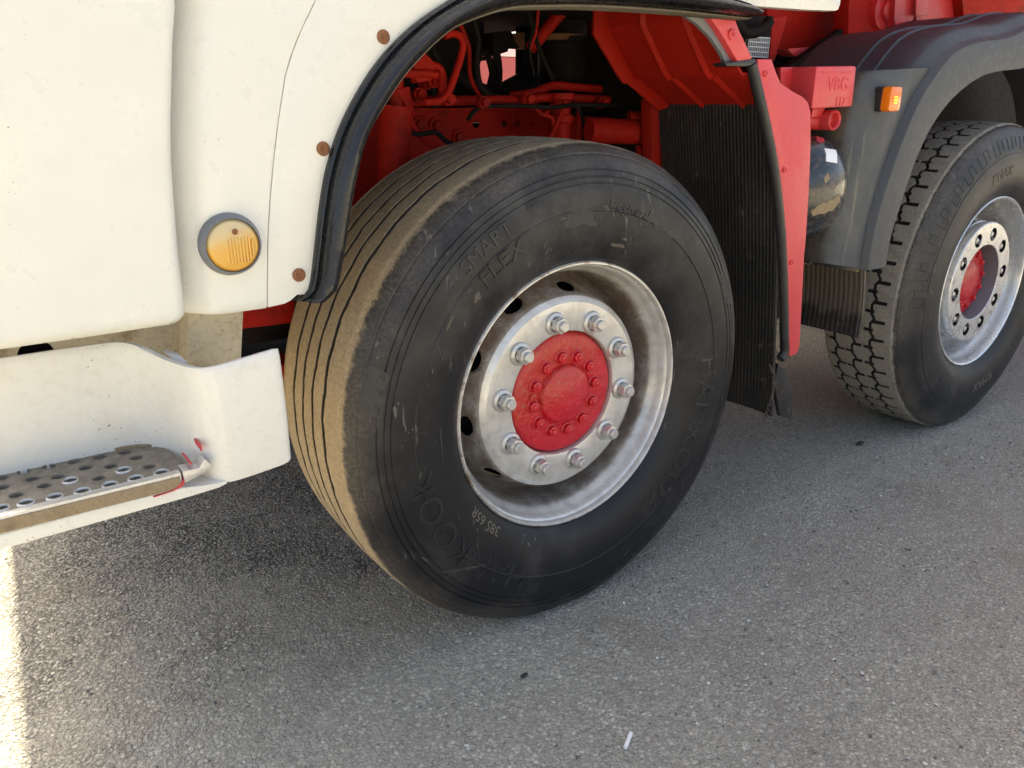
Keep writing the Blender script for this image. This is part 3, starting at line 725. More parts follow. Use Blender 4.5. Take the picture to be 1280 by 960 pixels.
def corner():
    bm = bmesh.new(); front = []; back = []
    for z in [.813, .8145, .818] + list(np.linspace(.83, 1.60, 30)):
        x0 = door_x(z) - .03; x1 = seam_x(z) - .0005
        xs = [x0 + (x1 - x0) * t for t in (0, .06, .12, .16, .2, .24, .28, .33, .38, .45, .55, .65, .75, .85, .93, .975, .99, 1.0)]
        lip = 0.004 * max(0, 1 - (z - .813) / .005)
        def yy(x):
            t = x - door_x(z); return -.040 + .050 * math.exp(-(max(t, -.01) / .030) ** 2) + (0.0010 if x >= x1 - 1e-6 else 0) + lip
        front.append([(x, yy(x), z) for x in xs]); back.append([(x, max(yy(x) + .004, -.015), z) for x in xs])
    add_slab(bm, front, back); return from_bm('corner_panel', bm, 'white_paint', truck, 40)
corner()
OUT = [(-0.612, 0.820), (-0.595, 0.826), (-0.584, 0.846), (-0.572, 0.902), (-0.559, 0.963), (-0.544, 1.017), (-0.519, 1.075), (-0.482, 1.132), (-0.439, 1.182), (-0.384, 1.227), (-0.318, 1.266)] + [(-.245, 1.302), (-.15, 1.322), (0, 1.332), (.2, 1.326), (.35, 1.312), (.426, 1.301)]
INN = [(-0.558, 0.814), (-0.541, 0.830), (-0.523, 0.886), (-0.510, 0.938), (-0.494, 0.999), (-0.470, 1.063), (-0.431, 1.117), (-0.387, 1.165), (-0.323, 1.216), (-0.272, 1.239), (-0.195, 1.260)] + [(-.10, 1.268), (-.011, 1.273), (.175, 1.277), (.397, 1.277), (.420, 1.279)]
def arch():
    zs = np.linspace(1.60, .86, 24)
    left = [(seam_x(z) + .0005, z) for z in zs] + [(seam_x(.815) + .0005, .8145)]
    low = [(-.645, .8150), (-.628, .8165), (-.618, .820), (-.606, .828)]
    arc = [(x + .006, z) for x, z in OUT[1:-1]]
    poly = left + low + arc + [(.426, 1.303), (.60, 1.306), (.706, 1.310), (.717, 1.313), (.722, 1.325), (.722, 1.60)]
    bm = bmesh.new(); add_prism(bm, poly, -.040, -.012, 'Y', .0014); return from_bm('arch_panel', bm, 'white_paint', truck, 35, normals=False)
arch_p = arch()
rv0 = None
for (x, z) in [(-0.434, 1.208), (-0.545, 1.047), (-0.601, 0.859)]:
    if rv0 is None:
        b = bmesh.new(); add_lathe(b, [(0.001, .0105), (-.0012, .0108), (-.0022, .0098), (-.0026, .006), (-.0012, .0045), (-.0012, .0025), (-.003, .002)], 18, cap1=True)
        rv0 = o = from_bm('rusty_bolt', b, 'rust', arch_p, 40)
    else: o = copy_of(rv0, arch_p)
    o.location = (x, -.0405, z)
# black rubber arch trim
def trim():
    def resample(pts, n):
        P = [Vector((a, 0, b)) for a, b in pts]; P = smooth_path(P, 6); L = [0]
        for a, b in zip(P, P[1:]): L.append(L[-1] + (a - b).length)
        return [Vector((interp(t * L[-1], L, [p.x for p in P]), 0, interp(t * L[-1], L, [p.z for p in P]))) for t in np.linspace(0, 1, n)]
    n = 90; A = resample(OUT, n); B = resample(INN, n)
    prof = [(0.0, -.030), (.0, -.046), (.03, -.053), (.09, -.055), (.14, -.052), (.17, -.0515), (.24, -.064), (.36, -.074), (.50, -.079), (.64, -.077), (.76, -.069), (.83, -.058), (.86, -.050), (.875, -.040)]
    lipp = [(.875, -.034), (.885, -.043), (.93, -.046), (.97, -.045), (1.0, -.038), (1.0, .000), (.95, .002)]
    for name, pr, mat in (('arch_trim', prof, 'trim_rubber'), ('trim_lip', lipp, 'dusty_rubber')):
        bm = bmesh.new(); rows = []
        for i in range(n):
            t = i / (n - 1); k = 1.0 if 0.02 < t < 0.985 else 0.8
            row = []
            for s, y in pr:
                p = A[i].lerp(B[i], s); row.append(bm.verts.new((p.x, -.03 + (y + .03) * k, p.z)))
            rows.append(row)
        for a, b in zip(rows, rows[1:]):
            for j in range(len(pr) - 1): bm.faces.new([a[j], a[j+1], b[j+1], b[j]])
        bm.faces.new(rows[0]); bm.faces.new(rows[-1])
        if name == 'arch_trim': tr = from_bm(name, bm, mat, truck, 50)
        else: from_bm(name, bm, mat, tr, 50)
trim()
# side indicator
(ix, iz), = [(-0.701, 0.917)]
lathe_prof = [(-.038, .0455), (-.042, .0460), (-.046, .0448), (-.056, .0420), (-.0590, .0405), (-.0585, .0390), (-.054, .0384)]
ind = lathe('side_indicator', [(h + .05, r) for h, r in lathe_prof], 'grey_rubber', truck, 48, angle=45); ind.location = (ix, -.05, iz)
ind['label'] = 'round amber side indicator in a grey rubber bezel'
lathe('lens', [(-.001, .0384), (-.0060, .0378), (-.0105, .034), (-.0130, .022), (-.0135, .001)], 'amber_lens', ind, 40, cap1=True)
bm = bmesh.new()
for k in range(9):
    x = -.010 + k * .0046; h0 = -.024 + max(0, k - 6) * .004; h1 = .012 - max(0, k - 7) * .004 - (0.003 if k == 0 else 0)
    add_tube(bm, [(x, -.0125, h0), (x, -.0128, h1)], .0021, 8)
from_bm('lens_rib', bm, 'amber_lens', ind, 50)['kind'] = 'stuff'
lathe('screw', [(-.013, .0045), (-.0145, .0043), (-.0150, .002), (-.0140, .0005)], 'rust', ind, 12, (.003, 0, .0205), cap1=True)

# ---- step
def step_shell():
    plan = [(-1.10, .052), (-.95, .052), (-.88, .050), (-.855, .044), (-.835, .028), (-.815, .000), (-.800, -.035), (-.790, -.060), (-.778, -.080), (-.762, -.089), (-.745, -.0915), (-.70, -.0905), (-.668, -.0880), (-.6585, -.083), (-.6555, -.075)]
    top = [.770, .770, .770, .769, .764, .752, .748, .7475, .7475, .7490, .7505, .7555, .7585, .7580, .755]
    bot = [.578] * 5 + [.578, .575, .572, .568, .566, .566, .569, .572, .575, .578]
    P = smooth_path([(p[0], p[1], t) for p, t in zip(plan, top)], 5); Bt = smooth_path([(0, 0, b) for b in bot], 5)
    bm = bmesh.new(); front = []; back = []
    n = len(P)
    for q in (0, .02, .06, .14, .3, .5, .7, .86, .94, .98, 1.0):
        rf = []; rb = []
        for i in range(n):
            d = (P[min(i + 1, n - 1)] - P[max(i - 1, 0)]); d.z = 0; d.normalize(); nr = Vector((d.y, -d.x, 0))
            z = lerp(Bt[i].z, P[i].z, q); e = 0.0045 * (max(0, (q - .94) / .06) ** 2)
            lean = (0.012 * (q - 0.5)) * (1 if i < 20 else 0.3)
            rf.append((P[i].x, P[i].y + lean - 0.004 * math.sin(q * PI) * (1 if i > 45 else 0) + e, z)); rb.append((P[i].x - nr.x * .010, P[i].y - nr.y * .010 + lean, z))
        front.append(rf); back.append(rb)
    add_slab(bm, front, back); return from_bm('step_box', bm, 'dusty_white_paint', truck, 50)
stepo = step_shell()
# lower lip under the plate, running round below the outer panel
prism('step_lip', [(-1.10, .5540), (-.82, .5600), (-.775, .5625), (-.762, .566), (-.765, .5690), (-.775, .5700), (-.800, .5725), (-.83, .578), (-1.10, .5755)], -.0955, -.02, 'dusty_white_paint', stepo, 'Y', .0015)
# perforated plate
plate_poly = [(-1.10, -.086), (-.834, -.086), (-.822, -.078), (-.816, -.045), (-.823, .010), (-.838, .035), (-.858, .048), (-.95, .056), (-1.10, .056)]
HO = [(-1.050, -0.069), (-1.021, -0.071), (-0.987, -0.074), (-0.953, -0.077), (-0.918, -0.078), (-0.884, -0.077), (-0.849, -0.078), (-0.995, -0.028), (-0.962, -0.030), (-0.928, -0.046), (-0.893, -0.037), (-0.859, -0.047), (-1.030, -0.038), (-1.006, 0.006), (-0.975, -0.007), (-0.938, 0.003), (-0.906, -0.013), (-0.868, -0.002), (-1.014, 0.040), (-0.982, 0.039), (-0.948, 0.037), (-0.914, 0.033), (-0.879, 0.029), (-1.044, 0.000), (-1.042, 0.036)]
holes = [circle(x, y, .0088, .0088, 16) for x, y in HO if -1.09 < x and y < .041]
V, F = holed(plate_poly, holes)
bm = bmesh.new()
add_geo(bm, [(x, y, .6010) for x, y in V], F)
n = len(plate_poly)
add_geo(bm, [(x, y, .6010) for x, y in plate_poly] + [(x, y, .5955) for x, y in plate_poly], [[i, (i+1) % n, n + (i+1) % n, n + i] for i in range(n)])
for h in holes:
    k = len(h); add_geo(bm, [(x, y, .6010) for x, y in h] + [(x, y, .590) for x, y in h], [[i, (i+1) % k, k + (i+1) % k, k + i] for i in range(k)])
plate = from_bm('step_plate', bm, 'step_plate', stepo, 40)
for mat_, pick in (('steel', True), ('step_plate', False)):
    bm = bmesh.new()
    for i, (x, y) in enumerate(HO):
        worn = i < 7 or i in (8, 10)
        if x < -1.09 or y >= .041 or worn != pick: continue
        add_lathe(bm, [(.6005, .0116 if worn else .0108), (.6030 if worn else .6022, .0106 if worn else .0100), (.6034 if worn else .6024, .0096), (.6005, .0087)], 18, (x, y, 0), 'Z')
    from_bm('hole_rims', bm, mat_, stepo, 50)['kind'] = 'stuff'
prism('step_nosing', [(-.0960, .6018), (-.0855, .6035), (-.0850, .6010), (-.0930, .5995), (-.0945, .5770), (-.0965, .5770)], -1.10, -.826, 'steel', stepo, 'X', .0006)
prism('dust_strip', [(-1.10, .5785), (-.829, .5795), (-.828, .597), (-1.10, .5975)], -.0985, -.0955, 'dust_cake', stepo, 'Y', .001)
prism('step_floor', [(-1.10, -.09), (-.82, -.09), (-.82, .05), (-1.10, .05)], .560, .572, 'hidden_metal', stepo, 'Z')
prism('mud_clump', [(-0.949, 0.069), (-0.880, 0.064), (-0.842, 0.076), (-0.824, 0.068), (-0.827, 0.027), (-0.839, 0.028), (-0.859, 0.038), (-0.916, 0.053)], .600, .606, 'dust_cake', stepo, 'Z', .002)
for poly in ([(-0.827, 0.587), (-0.823, 0.592), (-0.823, 0.588), (-0.827, 0.581), (-0.842, 0.577), (-0.867, 0.575), (-0.868, 0.576), (-0.843, 0.578)], [(-0.813, 0.613), (-0.810, 0.613), (-0.807, 0.609), (-0.809, 0.608)], [(-0.793, 0.633), (-0.791, 0.635), (-0.791, 0.626), (-0.792, 0.625)]):
    prism('paint_scrape', poly, (-.0990 if len(poly) > 6 else -.0925), -.05, 'pale_red_scrape', stepo)
prism('bent_bracket', [(-0.824, 0.604), (-0.800, 0.603), (-0.791, 0.615), (-0.780, 0.599), (-0.797, 0.592), (-0.823, 0.585)], -.0985, -.07, 'steel', stepo, 'Y', .001)
# panels behind the step
sill_o = [(-1.10, .66), (-.70, .66), (-.70, .86), (-1.10, .86)]; sh = circle(-.962, .742, .026, .026, 20)
V, F = holed(sill_o, [sh]); bm = bmesh.new()
add_geo(bm, [(x, .150, z) for x, z in V], F); add_geo(bm, [(x, .165, z) for x, z in V], F)
add_geo(bm, [(x, .150, z) for x, z in sh] + [(x, .165, z) for x, z in sh], [[i, (i+1) % 20, 20 + (i+1) % 20, 20 + i] for i in range(20)])
from_bm('sill_panel', bm, 'brown_stained_paint', truck, 30)
prism('sill_back', [(-1.09, .66), (-.72, .66), (-.72, .86), (-1.09, .86)], .20, .205, 'hidden_metal', truck, 'Y')
prism('inner_box', [(-0.739, 0.804), (-0.649, 0.791), (-0.665, 0.691), (-0.760, 0.684)], .10, .26, 'brown_stained_paint', truck, 'Y', .008)
prism('white_clip', [(-0.801, 0.752), (-0.779, 0.743), (-0.769, 0.729), (-0.783, 0.730)], .02, .045, 'clean_white', truck, 'Y', .001)
prism('spring_bracket', [(-0.584, 0.729), (-0.468, 0.720), (-0.479, 0.673), (-0.590, 0.677)], .36, .46, 'grimy_red_paint', truck, 'Y', .004)
prism('spring_bracket', [(-0.543, 0.594), (-0.484, 0.593), (-0.487, 0.554), (-0.543, 0.558)], .34, .46, 'grimy_red_paint', truck, 'Y', .004)
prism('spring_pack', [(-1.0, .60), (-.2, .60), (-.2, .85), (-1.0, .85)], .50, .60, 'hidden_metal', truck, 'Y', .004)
# far side of the truck: wheels, step, tanks and added light blockers
for x in (0.0, 1.886):
    lathe('far_wheel', [(2.62 - .2, .02), (2.62 - .2, .25), (2.62 - .32, .30), (2.62 - .36, .42), (2.62 - .34, .50), (2.62 - .30, .535), (2.62 - .06, .535), (2.62 - .02, .50), (2.62 + .0, .42), (2.62 - .03, .30), (2.62 - .03, .02)], 'black_rubber', truck, 40, (x, -.13, .515))
prism('far_light_blocker', [(-.85, .12), (7.0, .12), (7.0, .98), (-.85, .98)], 2.645, 2.66, 'hidden_metal', truck, 'Y', .003)  # unseen panel, added to block light coming under from the far side
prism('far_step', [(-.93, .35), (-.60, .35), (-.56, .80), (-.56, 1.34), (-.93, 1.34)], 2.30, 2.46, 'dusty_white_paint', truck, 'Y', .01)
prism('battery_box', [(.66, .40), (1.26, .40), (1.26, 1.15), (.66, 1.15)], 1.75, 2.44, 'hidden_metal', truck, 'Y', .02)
prism('fuel_tank_blocker', [(2.50, .22), (6.4, .22), (6.4, 1.15), (2.50, 1.15)], 1.75, 2.44, 'hidden_metal', truck, 'Y', .05)  # unseen; lowered and lengthened to block the sunlit ground beyond
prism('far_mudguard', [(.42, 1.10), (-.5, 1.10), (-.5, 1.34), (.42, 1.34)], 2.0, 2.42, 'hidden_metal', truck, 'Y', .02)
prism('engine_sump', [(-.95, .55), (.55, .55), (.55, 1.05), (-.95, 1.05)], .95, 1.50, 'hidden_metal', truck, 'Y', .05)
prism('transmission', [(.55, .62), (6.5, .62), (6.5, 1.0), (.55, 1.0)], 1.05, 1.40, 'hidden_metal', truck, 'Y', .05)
# axle beam
tube('axle_beam', [(0, .15, .50), (0, .5, .46), (0, 1.9, .46), (0, 2.2, .50)], .06, 'grimy_red_paint', truck, 12, 3)
tube('axle_beam', [(1.886, .2, .518), (1.886, 2.2, .518)], .07, 'grimy_red_paint', truck, 12, 1)

# ---- frame and things in the wheel arch
bm = bmesh.new()
V, F = holed([(-1.0, .82), (.80, .82), (.80, 1.092), (-1.0, 1.092)], [circle(x, z, .011, n=14) for x, z in [(0.271, 1.055), (0.370, 1.056), (0.420, 1.055), (0.473, 1.055), (0.089, 1.053), (0.143, 1.053)]])
add_geo(bm, [(x, .80, z) for x, z in V], F)
add_prism(bm, [(-1.0, 1.092), (7.0, 1.092), (7.0, 1.100), (-1.0, 1.100)], .79, .88, 'Y', .002)
add_prism(bm, [(.8, .82), (7.0, .82), (7.0, 1.092), (.8, 1.092)], .80, .808, 'Y')
add_prism(bm, [(-1.0, .82), (7.0, .82), (7.0, 1.1), (-1.0, 1.1)], 1.66, 1.67, 'Y')
rail = from_bm('chassis_rail', bm, 'grimy_red_paint', truck)
bb0 = None
for i, (x, z) in enumerate([(0.084, 1.056), (0.137, 1.053), (0.210, 1.019)]):
    if bb0 is None:
        b = bmesh.new(); add_lathe(b, [(0.004, .024), (-.006, .023), (-.007, .016)], 18); add_prism(b, circle(0, 0, .0145, n=6), -.006, -.018, 'Y', .001)
        bb0 = o = from_bm('frame_bolt', b, 'grimy_red_paint', rail, 30)
    else: o = copy_of(bb0, rail)
    o.location = (x, .798, z)
tube('shock_absorber', [(-.150, .52, .70), (-.140, .52, 1.00), (-.128, .52, 1.105)], [.040, .040, .040], 'grimy_red_paint', truck, 18, 1)
tube('shock_rod', [(-.128, .52, 1.10), (-.12, .52, 1.40)], .018, 'grimy_red_paint', truck, 12, 1)
def px_tube(name, y, pts, r, mat='grimy_red_paint', n=5, seg=9):
    return tube(name, [(a, y if not isinstance(y, list) else y[i], b) for i, (a, b) in enumerate(pts)], r, mat, truck, seg, n)
px_tube('brake_pipe', .62, [(-0.066, 1.116), (0.072, 1.118), (0.220, 1.120), (0.326, 1.122), (0.409, 1.127), (0.681, 1.119), (0.848, 1.114)], .0125)
px_tube('brake_pipe', .66, [(0.300, 1.131), (0.369, 1.139), (0.445, 1.159), (0.527, 1.156), (0.749, 1.146), (0.886, 1.143)], .012)
px_tube('hose_loop', .45, [(-0.093, 1.114), (-0.055, 1.117), (-0.029, 1.135), (-0.006, 1.180), (0.013, 1.229), (0.011, 1.252), (-0.008, 1.262), (-0.034, 1.256)], .0085)
px_tube('hose_loop', .48, [(-0.111, 1.191), (-0.052, 1.194), (-0.027, 1.181), (-0.026, 1.142), (-0.036, 1.121), (-0.066, 1.116)], .010)
px_tube('hose_loop', .46, [(-0.136, 1.175), (-0.085, 1.176), (-0.052, 1.173)], .010)
px_tube('diagonal_brace', .70, [(0.394, 1.258), (0.512, 1.367)], .018, n=1, seg=8)
px_tube('thin_pipe', .60, [(0.333, 1.309), (0.315, 1.250), (0.332, 1.181)], .004, 'hidden_metal')
px_tube('cable', .58, [(0.318, 1.114), (0.340, 1.085), (0.379, 1.073), (0.386, 1.026)], .0055)
px_tube('cable', .58, [(0.378, 1.110), (0.362, 1.089), (0.340, 1.083)], .0045)
px_tube('cable', .58, [(0.469, 1.110), (0.476, 1.067), (0.472, 1.013)], .006)
px_tube('thin_pipe', .60, [(0.343, 1.348), (0.336, 1.290), (0.315, 1.246)], .004, 'grimy_red_paint')
lathe('air_bellows', [(1.10, .065), (1.12, .085), (1.16, .088), (1.24, .090), (1.28, .088), (1.285, .096), (1.30, .096), (1.31, .06), (1.40, .055)], 'hidden_metal', truck, 32, (.62, .82, 0), 'Z', cap1=True)
(bx, bz), = [(0.595, 1.295)]
lathe('bellows_ring', [(bz - .006, .082), (bz + .010, .086), (bz + .012, .078)], 'rust', truck, 32, (bx, .82, 0), 'Z')
(fx_, fz_), = [(0.429, 1.068)]
bm = bmesh.new(); add_lathe(bm, [(fz_ - .09, .026), (fz_ - .01, .026), (fz_ - .006, .032), (fz_ + .012, .032), (fz_ + .015, .024), (fz_ + .05, .024), (fz_ + .055, .034), (fz_ + .07, .034)], 20, (fx_, .60, 0), 'Z', cap1=True)
from_bm('air_valve', bm, 'grimy_red_paint', truck)
px_tube('cross_tube', [.52, .46], [(0.462, 1.042), (0.695, 1.031)], .034, n=1, seg=18)
px_tube('cross_tube', [.50, .47], [(0.591, 1.076), (0.672, 1.071)], .016, n=1, seg=14)
prism('valve_block', [(0.519, 1.075), (0.618, 1.074), (0.618, 1.061), (0.698, 1.060), (0.710, 0.995), (0.529, 1.000)], .60, .68, 'grimy_red_paint', truck, 'Y', .004)
prism('guard_stay', [(0.576, 1.122), (0.643, 1.122), (0.670, 0.906), (0.599, 0.916)], .40, .44, 'guard_red_paint', truck, 'Y', .003)
prism('guard_stay', [(0.601, 0.999), (0.671, 0.993), (0.686, 0.901), (0.628, 0.904)], .46, .48, 'grimy_red_paint', truck, 'Y', .003)
for y, pts, rr, mt in ((.56, [(0.093, 1.072), (0.130, 1.102), (0.230, 1.106), (0.363, 1.102), (0.475, 1.108), (0.690, 1.101)], .006, 'hidden_metal'), (.64, [(0.161, 1.322), (0.180, 1.270), (0.174, 1.209), (0.193, 1.146), (0.286, 1.114)], .008, 'hidden_metal'),
                       (.66, [(0.137, 1.304), (0.163, 1.248), (0.166, 1.180), (0.196, 1.130)], .006, 'grimy_red_paint'), (.50, [(-0.121, 1.058), (-0.090, 1.043), (-0.036, 1.045), (-0.003, 1.022), (0.043, 1.013)], .006, 'hidden_metal'),
                       (.52, [(-0.095, 1.075), (-0.058, 1.027), (0.008, 1.002)], .007, 'grimy_red_paint'), (.60, [(0.525, 1.093), (0.600, 1.101), (0.697, 1.087), (0.752, 1.050)], .006, 'hidden_metal'),
                       (.57, [(0.443, 1.114), (0.479, 1.076), (0.488, 1.011)], .005, 'hidden_metal'), (.57, [(0.415, 1.118), (0.394, 1.068), (0.361, 1.014)], .005, 'grimy_red_paint'),
                       (.68, [(0.368, 1.348), (0.407, 1.257), (0.454, 1.183), (0.485, 1.132)], .007, 'hidden_metal'), (.55, [(-0.011, 1.236), (0.006, 1.201), (-0.012, 1.147), (-0.005, 1.101)], .007, 'hidden_metal')):
    px_tube('air_line', y, pts, rr, mt, 5, 7)
for y, (x, z) in ((.54, [(-0.064, 1.132)][0]), (.53, [(-0.029, 1.161)][0]), (.56, [(0.130, 1.114)][0]), (.60, [(0.298, 1.122)][0]), (.50, [(-0.009, 1.121)][0]), (.60, [(0.563, 1.114)][0])):
    bm = bmesh.new(); add_prism(bm, circle(x, z, .017, n=6), y, y - .02, 'Y', .001); add_lathe(bm, [(y - .02, .011), (y - .035, .011)], 12, (x, 0, z), cap1=True); from_bm('pipe_fitting', bm, 'grimy_red_paint', truck, 30)
# fittings at the left of the arch
for name, poly, y in (('bracket', [(-0.114, 1.212), (-0.083, 1.223), (-0.053, 1.197), (-0.065, 1.162), (-0.103, 1.155)], .46), ('bracket', [(-0.139, 1.142), (-0.102, 1.149), (-0.092, 1.100), (-0.107, 1.048), (-0.123, 1.058), (-0.116, 1.110)], .50), ('bracket', [(-0.035, 1.172), (-0.009, 1.172), (-0.005, 1.143), (-0.036, 1.143)], .55)):
    prism(name, poly, y, y + .03, 'grimy_red_paint', truck, 'Y', .003)
(ax_, az_), = [(-0.050, 1.202)]
# dark mass of engine and gearbox, with a gap through to the far side
for name, poly, y0, y1 in (('engine_block', [(-0.301, 1.472), (0.434, 1.540), (0.436, 1.274), (0.417, 1.216), (0.404, 1.152), (0.298, 1.110), (-0.347, 1.070)], 1.0, 1.5),
                           ('gearbox', [(0.597, 1.602), (1.763, 1.720), (1.985, 1.043), (0.554, 1.059), (0.554, 1.168), (0.593, 1.189)], 1.02, 1.06),
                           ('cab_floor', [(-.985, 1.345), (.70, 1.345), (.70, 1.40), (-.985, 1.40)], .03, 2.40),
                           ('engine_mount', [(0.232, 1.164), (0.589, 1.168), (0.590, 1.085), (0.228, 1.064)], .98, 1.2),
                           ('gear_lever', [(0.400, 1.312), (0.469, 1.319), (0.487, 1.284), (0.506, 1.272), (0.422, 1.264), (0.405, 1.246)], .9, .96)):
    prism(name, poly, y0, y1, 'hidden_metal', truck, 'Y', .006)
for pts, r in (([(0.402, 1.156), (0.420, 1.216), (0.433, 1.267)], .008), ([(0.424, 1.156), (0.413, 1.213), (0.401, 1.247)], .010), ([(0.435, 1.152), (0.441, 1.207), (0.430, 1.270)], .012), ([(0.353, 1.262), (0.405, 1.255), (0.469, 1.270)], .010), ([(0.364, 1.236), (0.399, 1.241)], .006)):
    px_tube('linkage_rod', .93, pts, r, 'hidden_metal', 3)
prism('gearbox_bracket', [(0.467, 1.171), (0.535, 1.200), (0.572, 1.194), (0.529, 1.172), (0.498, 1.148), (0.479, 1.138)], .94, .97, 'hidden_metal', truck, 'Y', .003)
px_tube('fuel_hose', .8, [(0.207, 1.190), (0.265, 1.157), (0.342, 1.136), (0.458, 1.128)], .02, 'hidden_metal')
prism('gearbox_bracket', [(0.430, 1.306), (0.532, 1.319), (0.532, 1.269), (0.484, 1.272), (0.430, 1.263)], .92, .95, 'rust', truck, 'Y', .002)

# ---- red inner mudguard, flap, edge trim, outer side piece
GP = [(.371, 1.345), (.370, 1.290), (.3735, 1.281), (.455, 1.181), (.470, 1.170), (.482, 1.172), (.600, 1.105)]
def guard():
    bm = bmesh.new(); front = []; back = []
    P = smooth_path([(a, 0, b) for a, b in GP], 1)
    ysec = [.012, .016, .05, .095, .100, .104, .108, .113, .16, .225, .230, .234, .238, .243, .29, .345, .350]
    for i, p in enumerate(P):
        d = (P[min(i + 1, len(P) - 1)] - P[max(i - 1, 0)]).normalized(); nr = Vector((-d.z, 0, d.x)); nr = nr if nr.x < 0 else -nr
        row = []; rb = []
        for y in ysec:
            h = 0.008 if y in (.104, .234) else (0.0055 if y in (.100, .108, .230, .238) else 0.0)
            q = p + nr * h; row.append((q.x - .10 * (y - .35) * -0.0, y, q.z)); r2 = p - nr * .006; rb.append((r2.x, y, r2.z))
        front.append(row); back.append(rb)
    add_slab(bm, front, back)
    inner = [(a, b) for a, b in GP]; outer_ = [(a - .046, b - .004) for a, b in GP[:4]] + [(a - .040, b - .012) for a, b in GP[4:]]
    outer_[2] = (outer_[2][0] - .004, outer_[2][1] - .008)
    add_prism(bm, inner + outer_[::-1], .350, .358, 'Y', .001)
    return from_bm('mudguard', bm, 'guard_red_paint', truck, 25)
mg = guard(); mg['label'] = 'red stepped mudguard behind the front wheel'
def ribbed_flap(name, p_top, p_bot, y0, y1, pitch, thick, mat, parent, amp=.002, wave=0.0):
    """hanging flap; ribs run down; points (x, z) top and bottom"""
    n = int((y1 - y0) / pitch); front = []; back = []
    ys = []
    for k in range(n): ys += [(y0 + k * pitch, 0), (y0 + (k + .3) * pitch, 0), (y0 + (k + .45) * pitch, 1), (y0 + (k + .8) * pitch, 1)]
    for q in np.linspace(0, 1, 26):
        x = lerp(p_top[0], p_bot[0], q) + .010 * math.sin(q * PI); z = lerp(p_top[1], p_bot[1], q)
        front.append([(x - amp * h + wave * math.sin(y * 24) * q * q, y, z) for y, h in ys]); back.append([(x + thick + wave * math.sin(y * 24) * q * q, y, z) for y, h in ys])
    bm = bmesh.new(); add_slab(bm, front, back); return from_bm(name, bm, mat, parent, 25)
ribbed_flap('mud_flap', (.590, 1.125), (.712, .300), .006, .40, .011, .008, 'flap_rubber', truck, .0009, .006)
# torn lower tongue of the flap, folded towards the back
prism('flap_tongue', [(0.751, 0.438), (0.783, 0.416), (0.831, 0.351), (0.845, 0.255), (0.787, 0.276), (0.744, 0.381)], .03, .042, 'flap_rubber', truck, 'Y', .002)
bm = bmesh.new()
TE = [(0.667, 0.462), (0.688, 0.435), (0.701, 0.403), (0.694, 0.366), (0.676, 0.330), (0.666, 0.309)]
random.seed(5)
for (a, b) in zip(TE, TE[1:]):
    for k in range(9):
        t = random.random(); x = lerp(a[0], b[0], t); z = lerp(a[1], b[1], t)
        add_tube(bm, [(x, -.002, z), (x - .012 - .012 * random.random(), -.014 - .012 * random.random(), z - .004 * random.random())], [.0014, .0006], 4)
from_bm('frayed_edge', bm, 'dusty_rubber', truck, 50)['kind'] = 'stuff'
# edge trim: black rubber bead along the side piece
TR = [(0.487, 1.194), (0.510, 1.153), (0.547, 1.085), (0.592, 0.995), (0.630, 0.900), (0.665, 0.790), (0.697, 0.663), (0.725, 0.530), (0.735, 0.484), (0.721, 0.466)]
bm = bmesh.new(); add_tube(bm, smooth_path([(a - .002, .003, b) for a, b in TR], 5), .0125, 12); edge = from_bm('guard_edge_trim', bm, 'black_rubber', truck, 50)
sp = [(0.499, 1.204), (0.548, 1.205), (0.567, 1.179), (0.589, 1.155), (0.617, 1.145), (0.646, 1.135), (0.678, 1.126), (0.699, 1.114), (0.714, 1.092), (0.730, 1.018), (0.745, 0.914), (0.759, 0.780), (0.760, 0.743), (0.790, 0.491), (0.784, 0.474), (0.774, 0.469), (0.754, 0.468), (0.741, 0.482), (0.704, 0.662), (0.671, 0.789), (0.635, 0.899), (0.597, 0.994), (0.552, 1.084), (0.515, 1.153)]
side = prism('guard_side', sp, -.002, .010, 'faded_red_paint', truck, 'Y', .0015)
side['label'] = 'faded red outer side piece of the mudguard'
b = bmesh.new(); add_lathe(b, [(0.002, .0105), (-.003, .0105), (-.0042, .009), (-.0045, .0055), (-.0025, .005), (-.0025, .0025), (-.005, .002)], 16, cap1=True)
gb0 = from_bm('guard_bolt', b, 'faded_red_paint', side, 40)
for i, (x, z) in enumerate([(0.529, 1.175), (0.636, 0.961), (0.708, 0.728)]):
    o = gb0 if i == 0 else copy_of(gb0, side); o.location = (x, -.0025, z); o.scale = (.62, 1, .62)
up = prism('guard_upper_side', [(0.298, 1.298), (0.392, 1.304), (0.427, 1.259), (0.477, 1.207), (0.473, 1.200), (0.431, 1.197), (0.398, 1.227), (0.364, 1.256), (0.329, 1.282)], -.004, .030, 'faded_red_paint', truck, 'Y', .0015)
o = copy_of(gb0, up); (x, z), = [(0.403, 1.250)]; o.location = (x, -.0045, z); o.scale = (1.05, 1, 1.05)
prism('guard_lip', [(0.259, 1.297), (0.329, 1.302), (0.356, 1.282), (0.390, 1.252), (0.425, 1.222), (0.452, 1.199), (0.413, 1.193), (0.395, 1.215), (0.356, 1.245), (0.314, 1.267), (0.270, 1.283)], .012, .024, 'grey_rubber', truck, 'Y', .002)
prism('guard_lip_end', [(0.387, 1.193), (0.436, 1.199), (0.485, 1.205), (0.495, 1.194), (0.458, 1.188), (0.396, 1.187)], -.006, .03, 'black_rubber', truck, 'Y', .002)

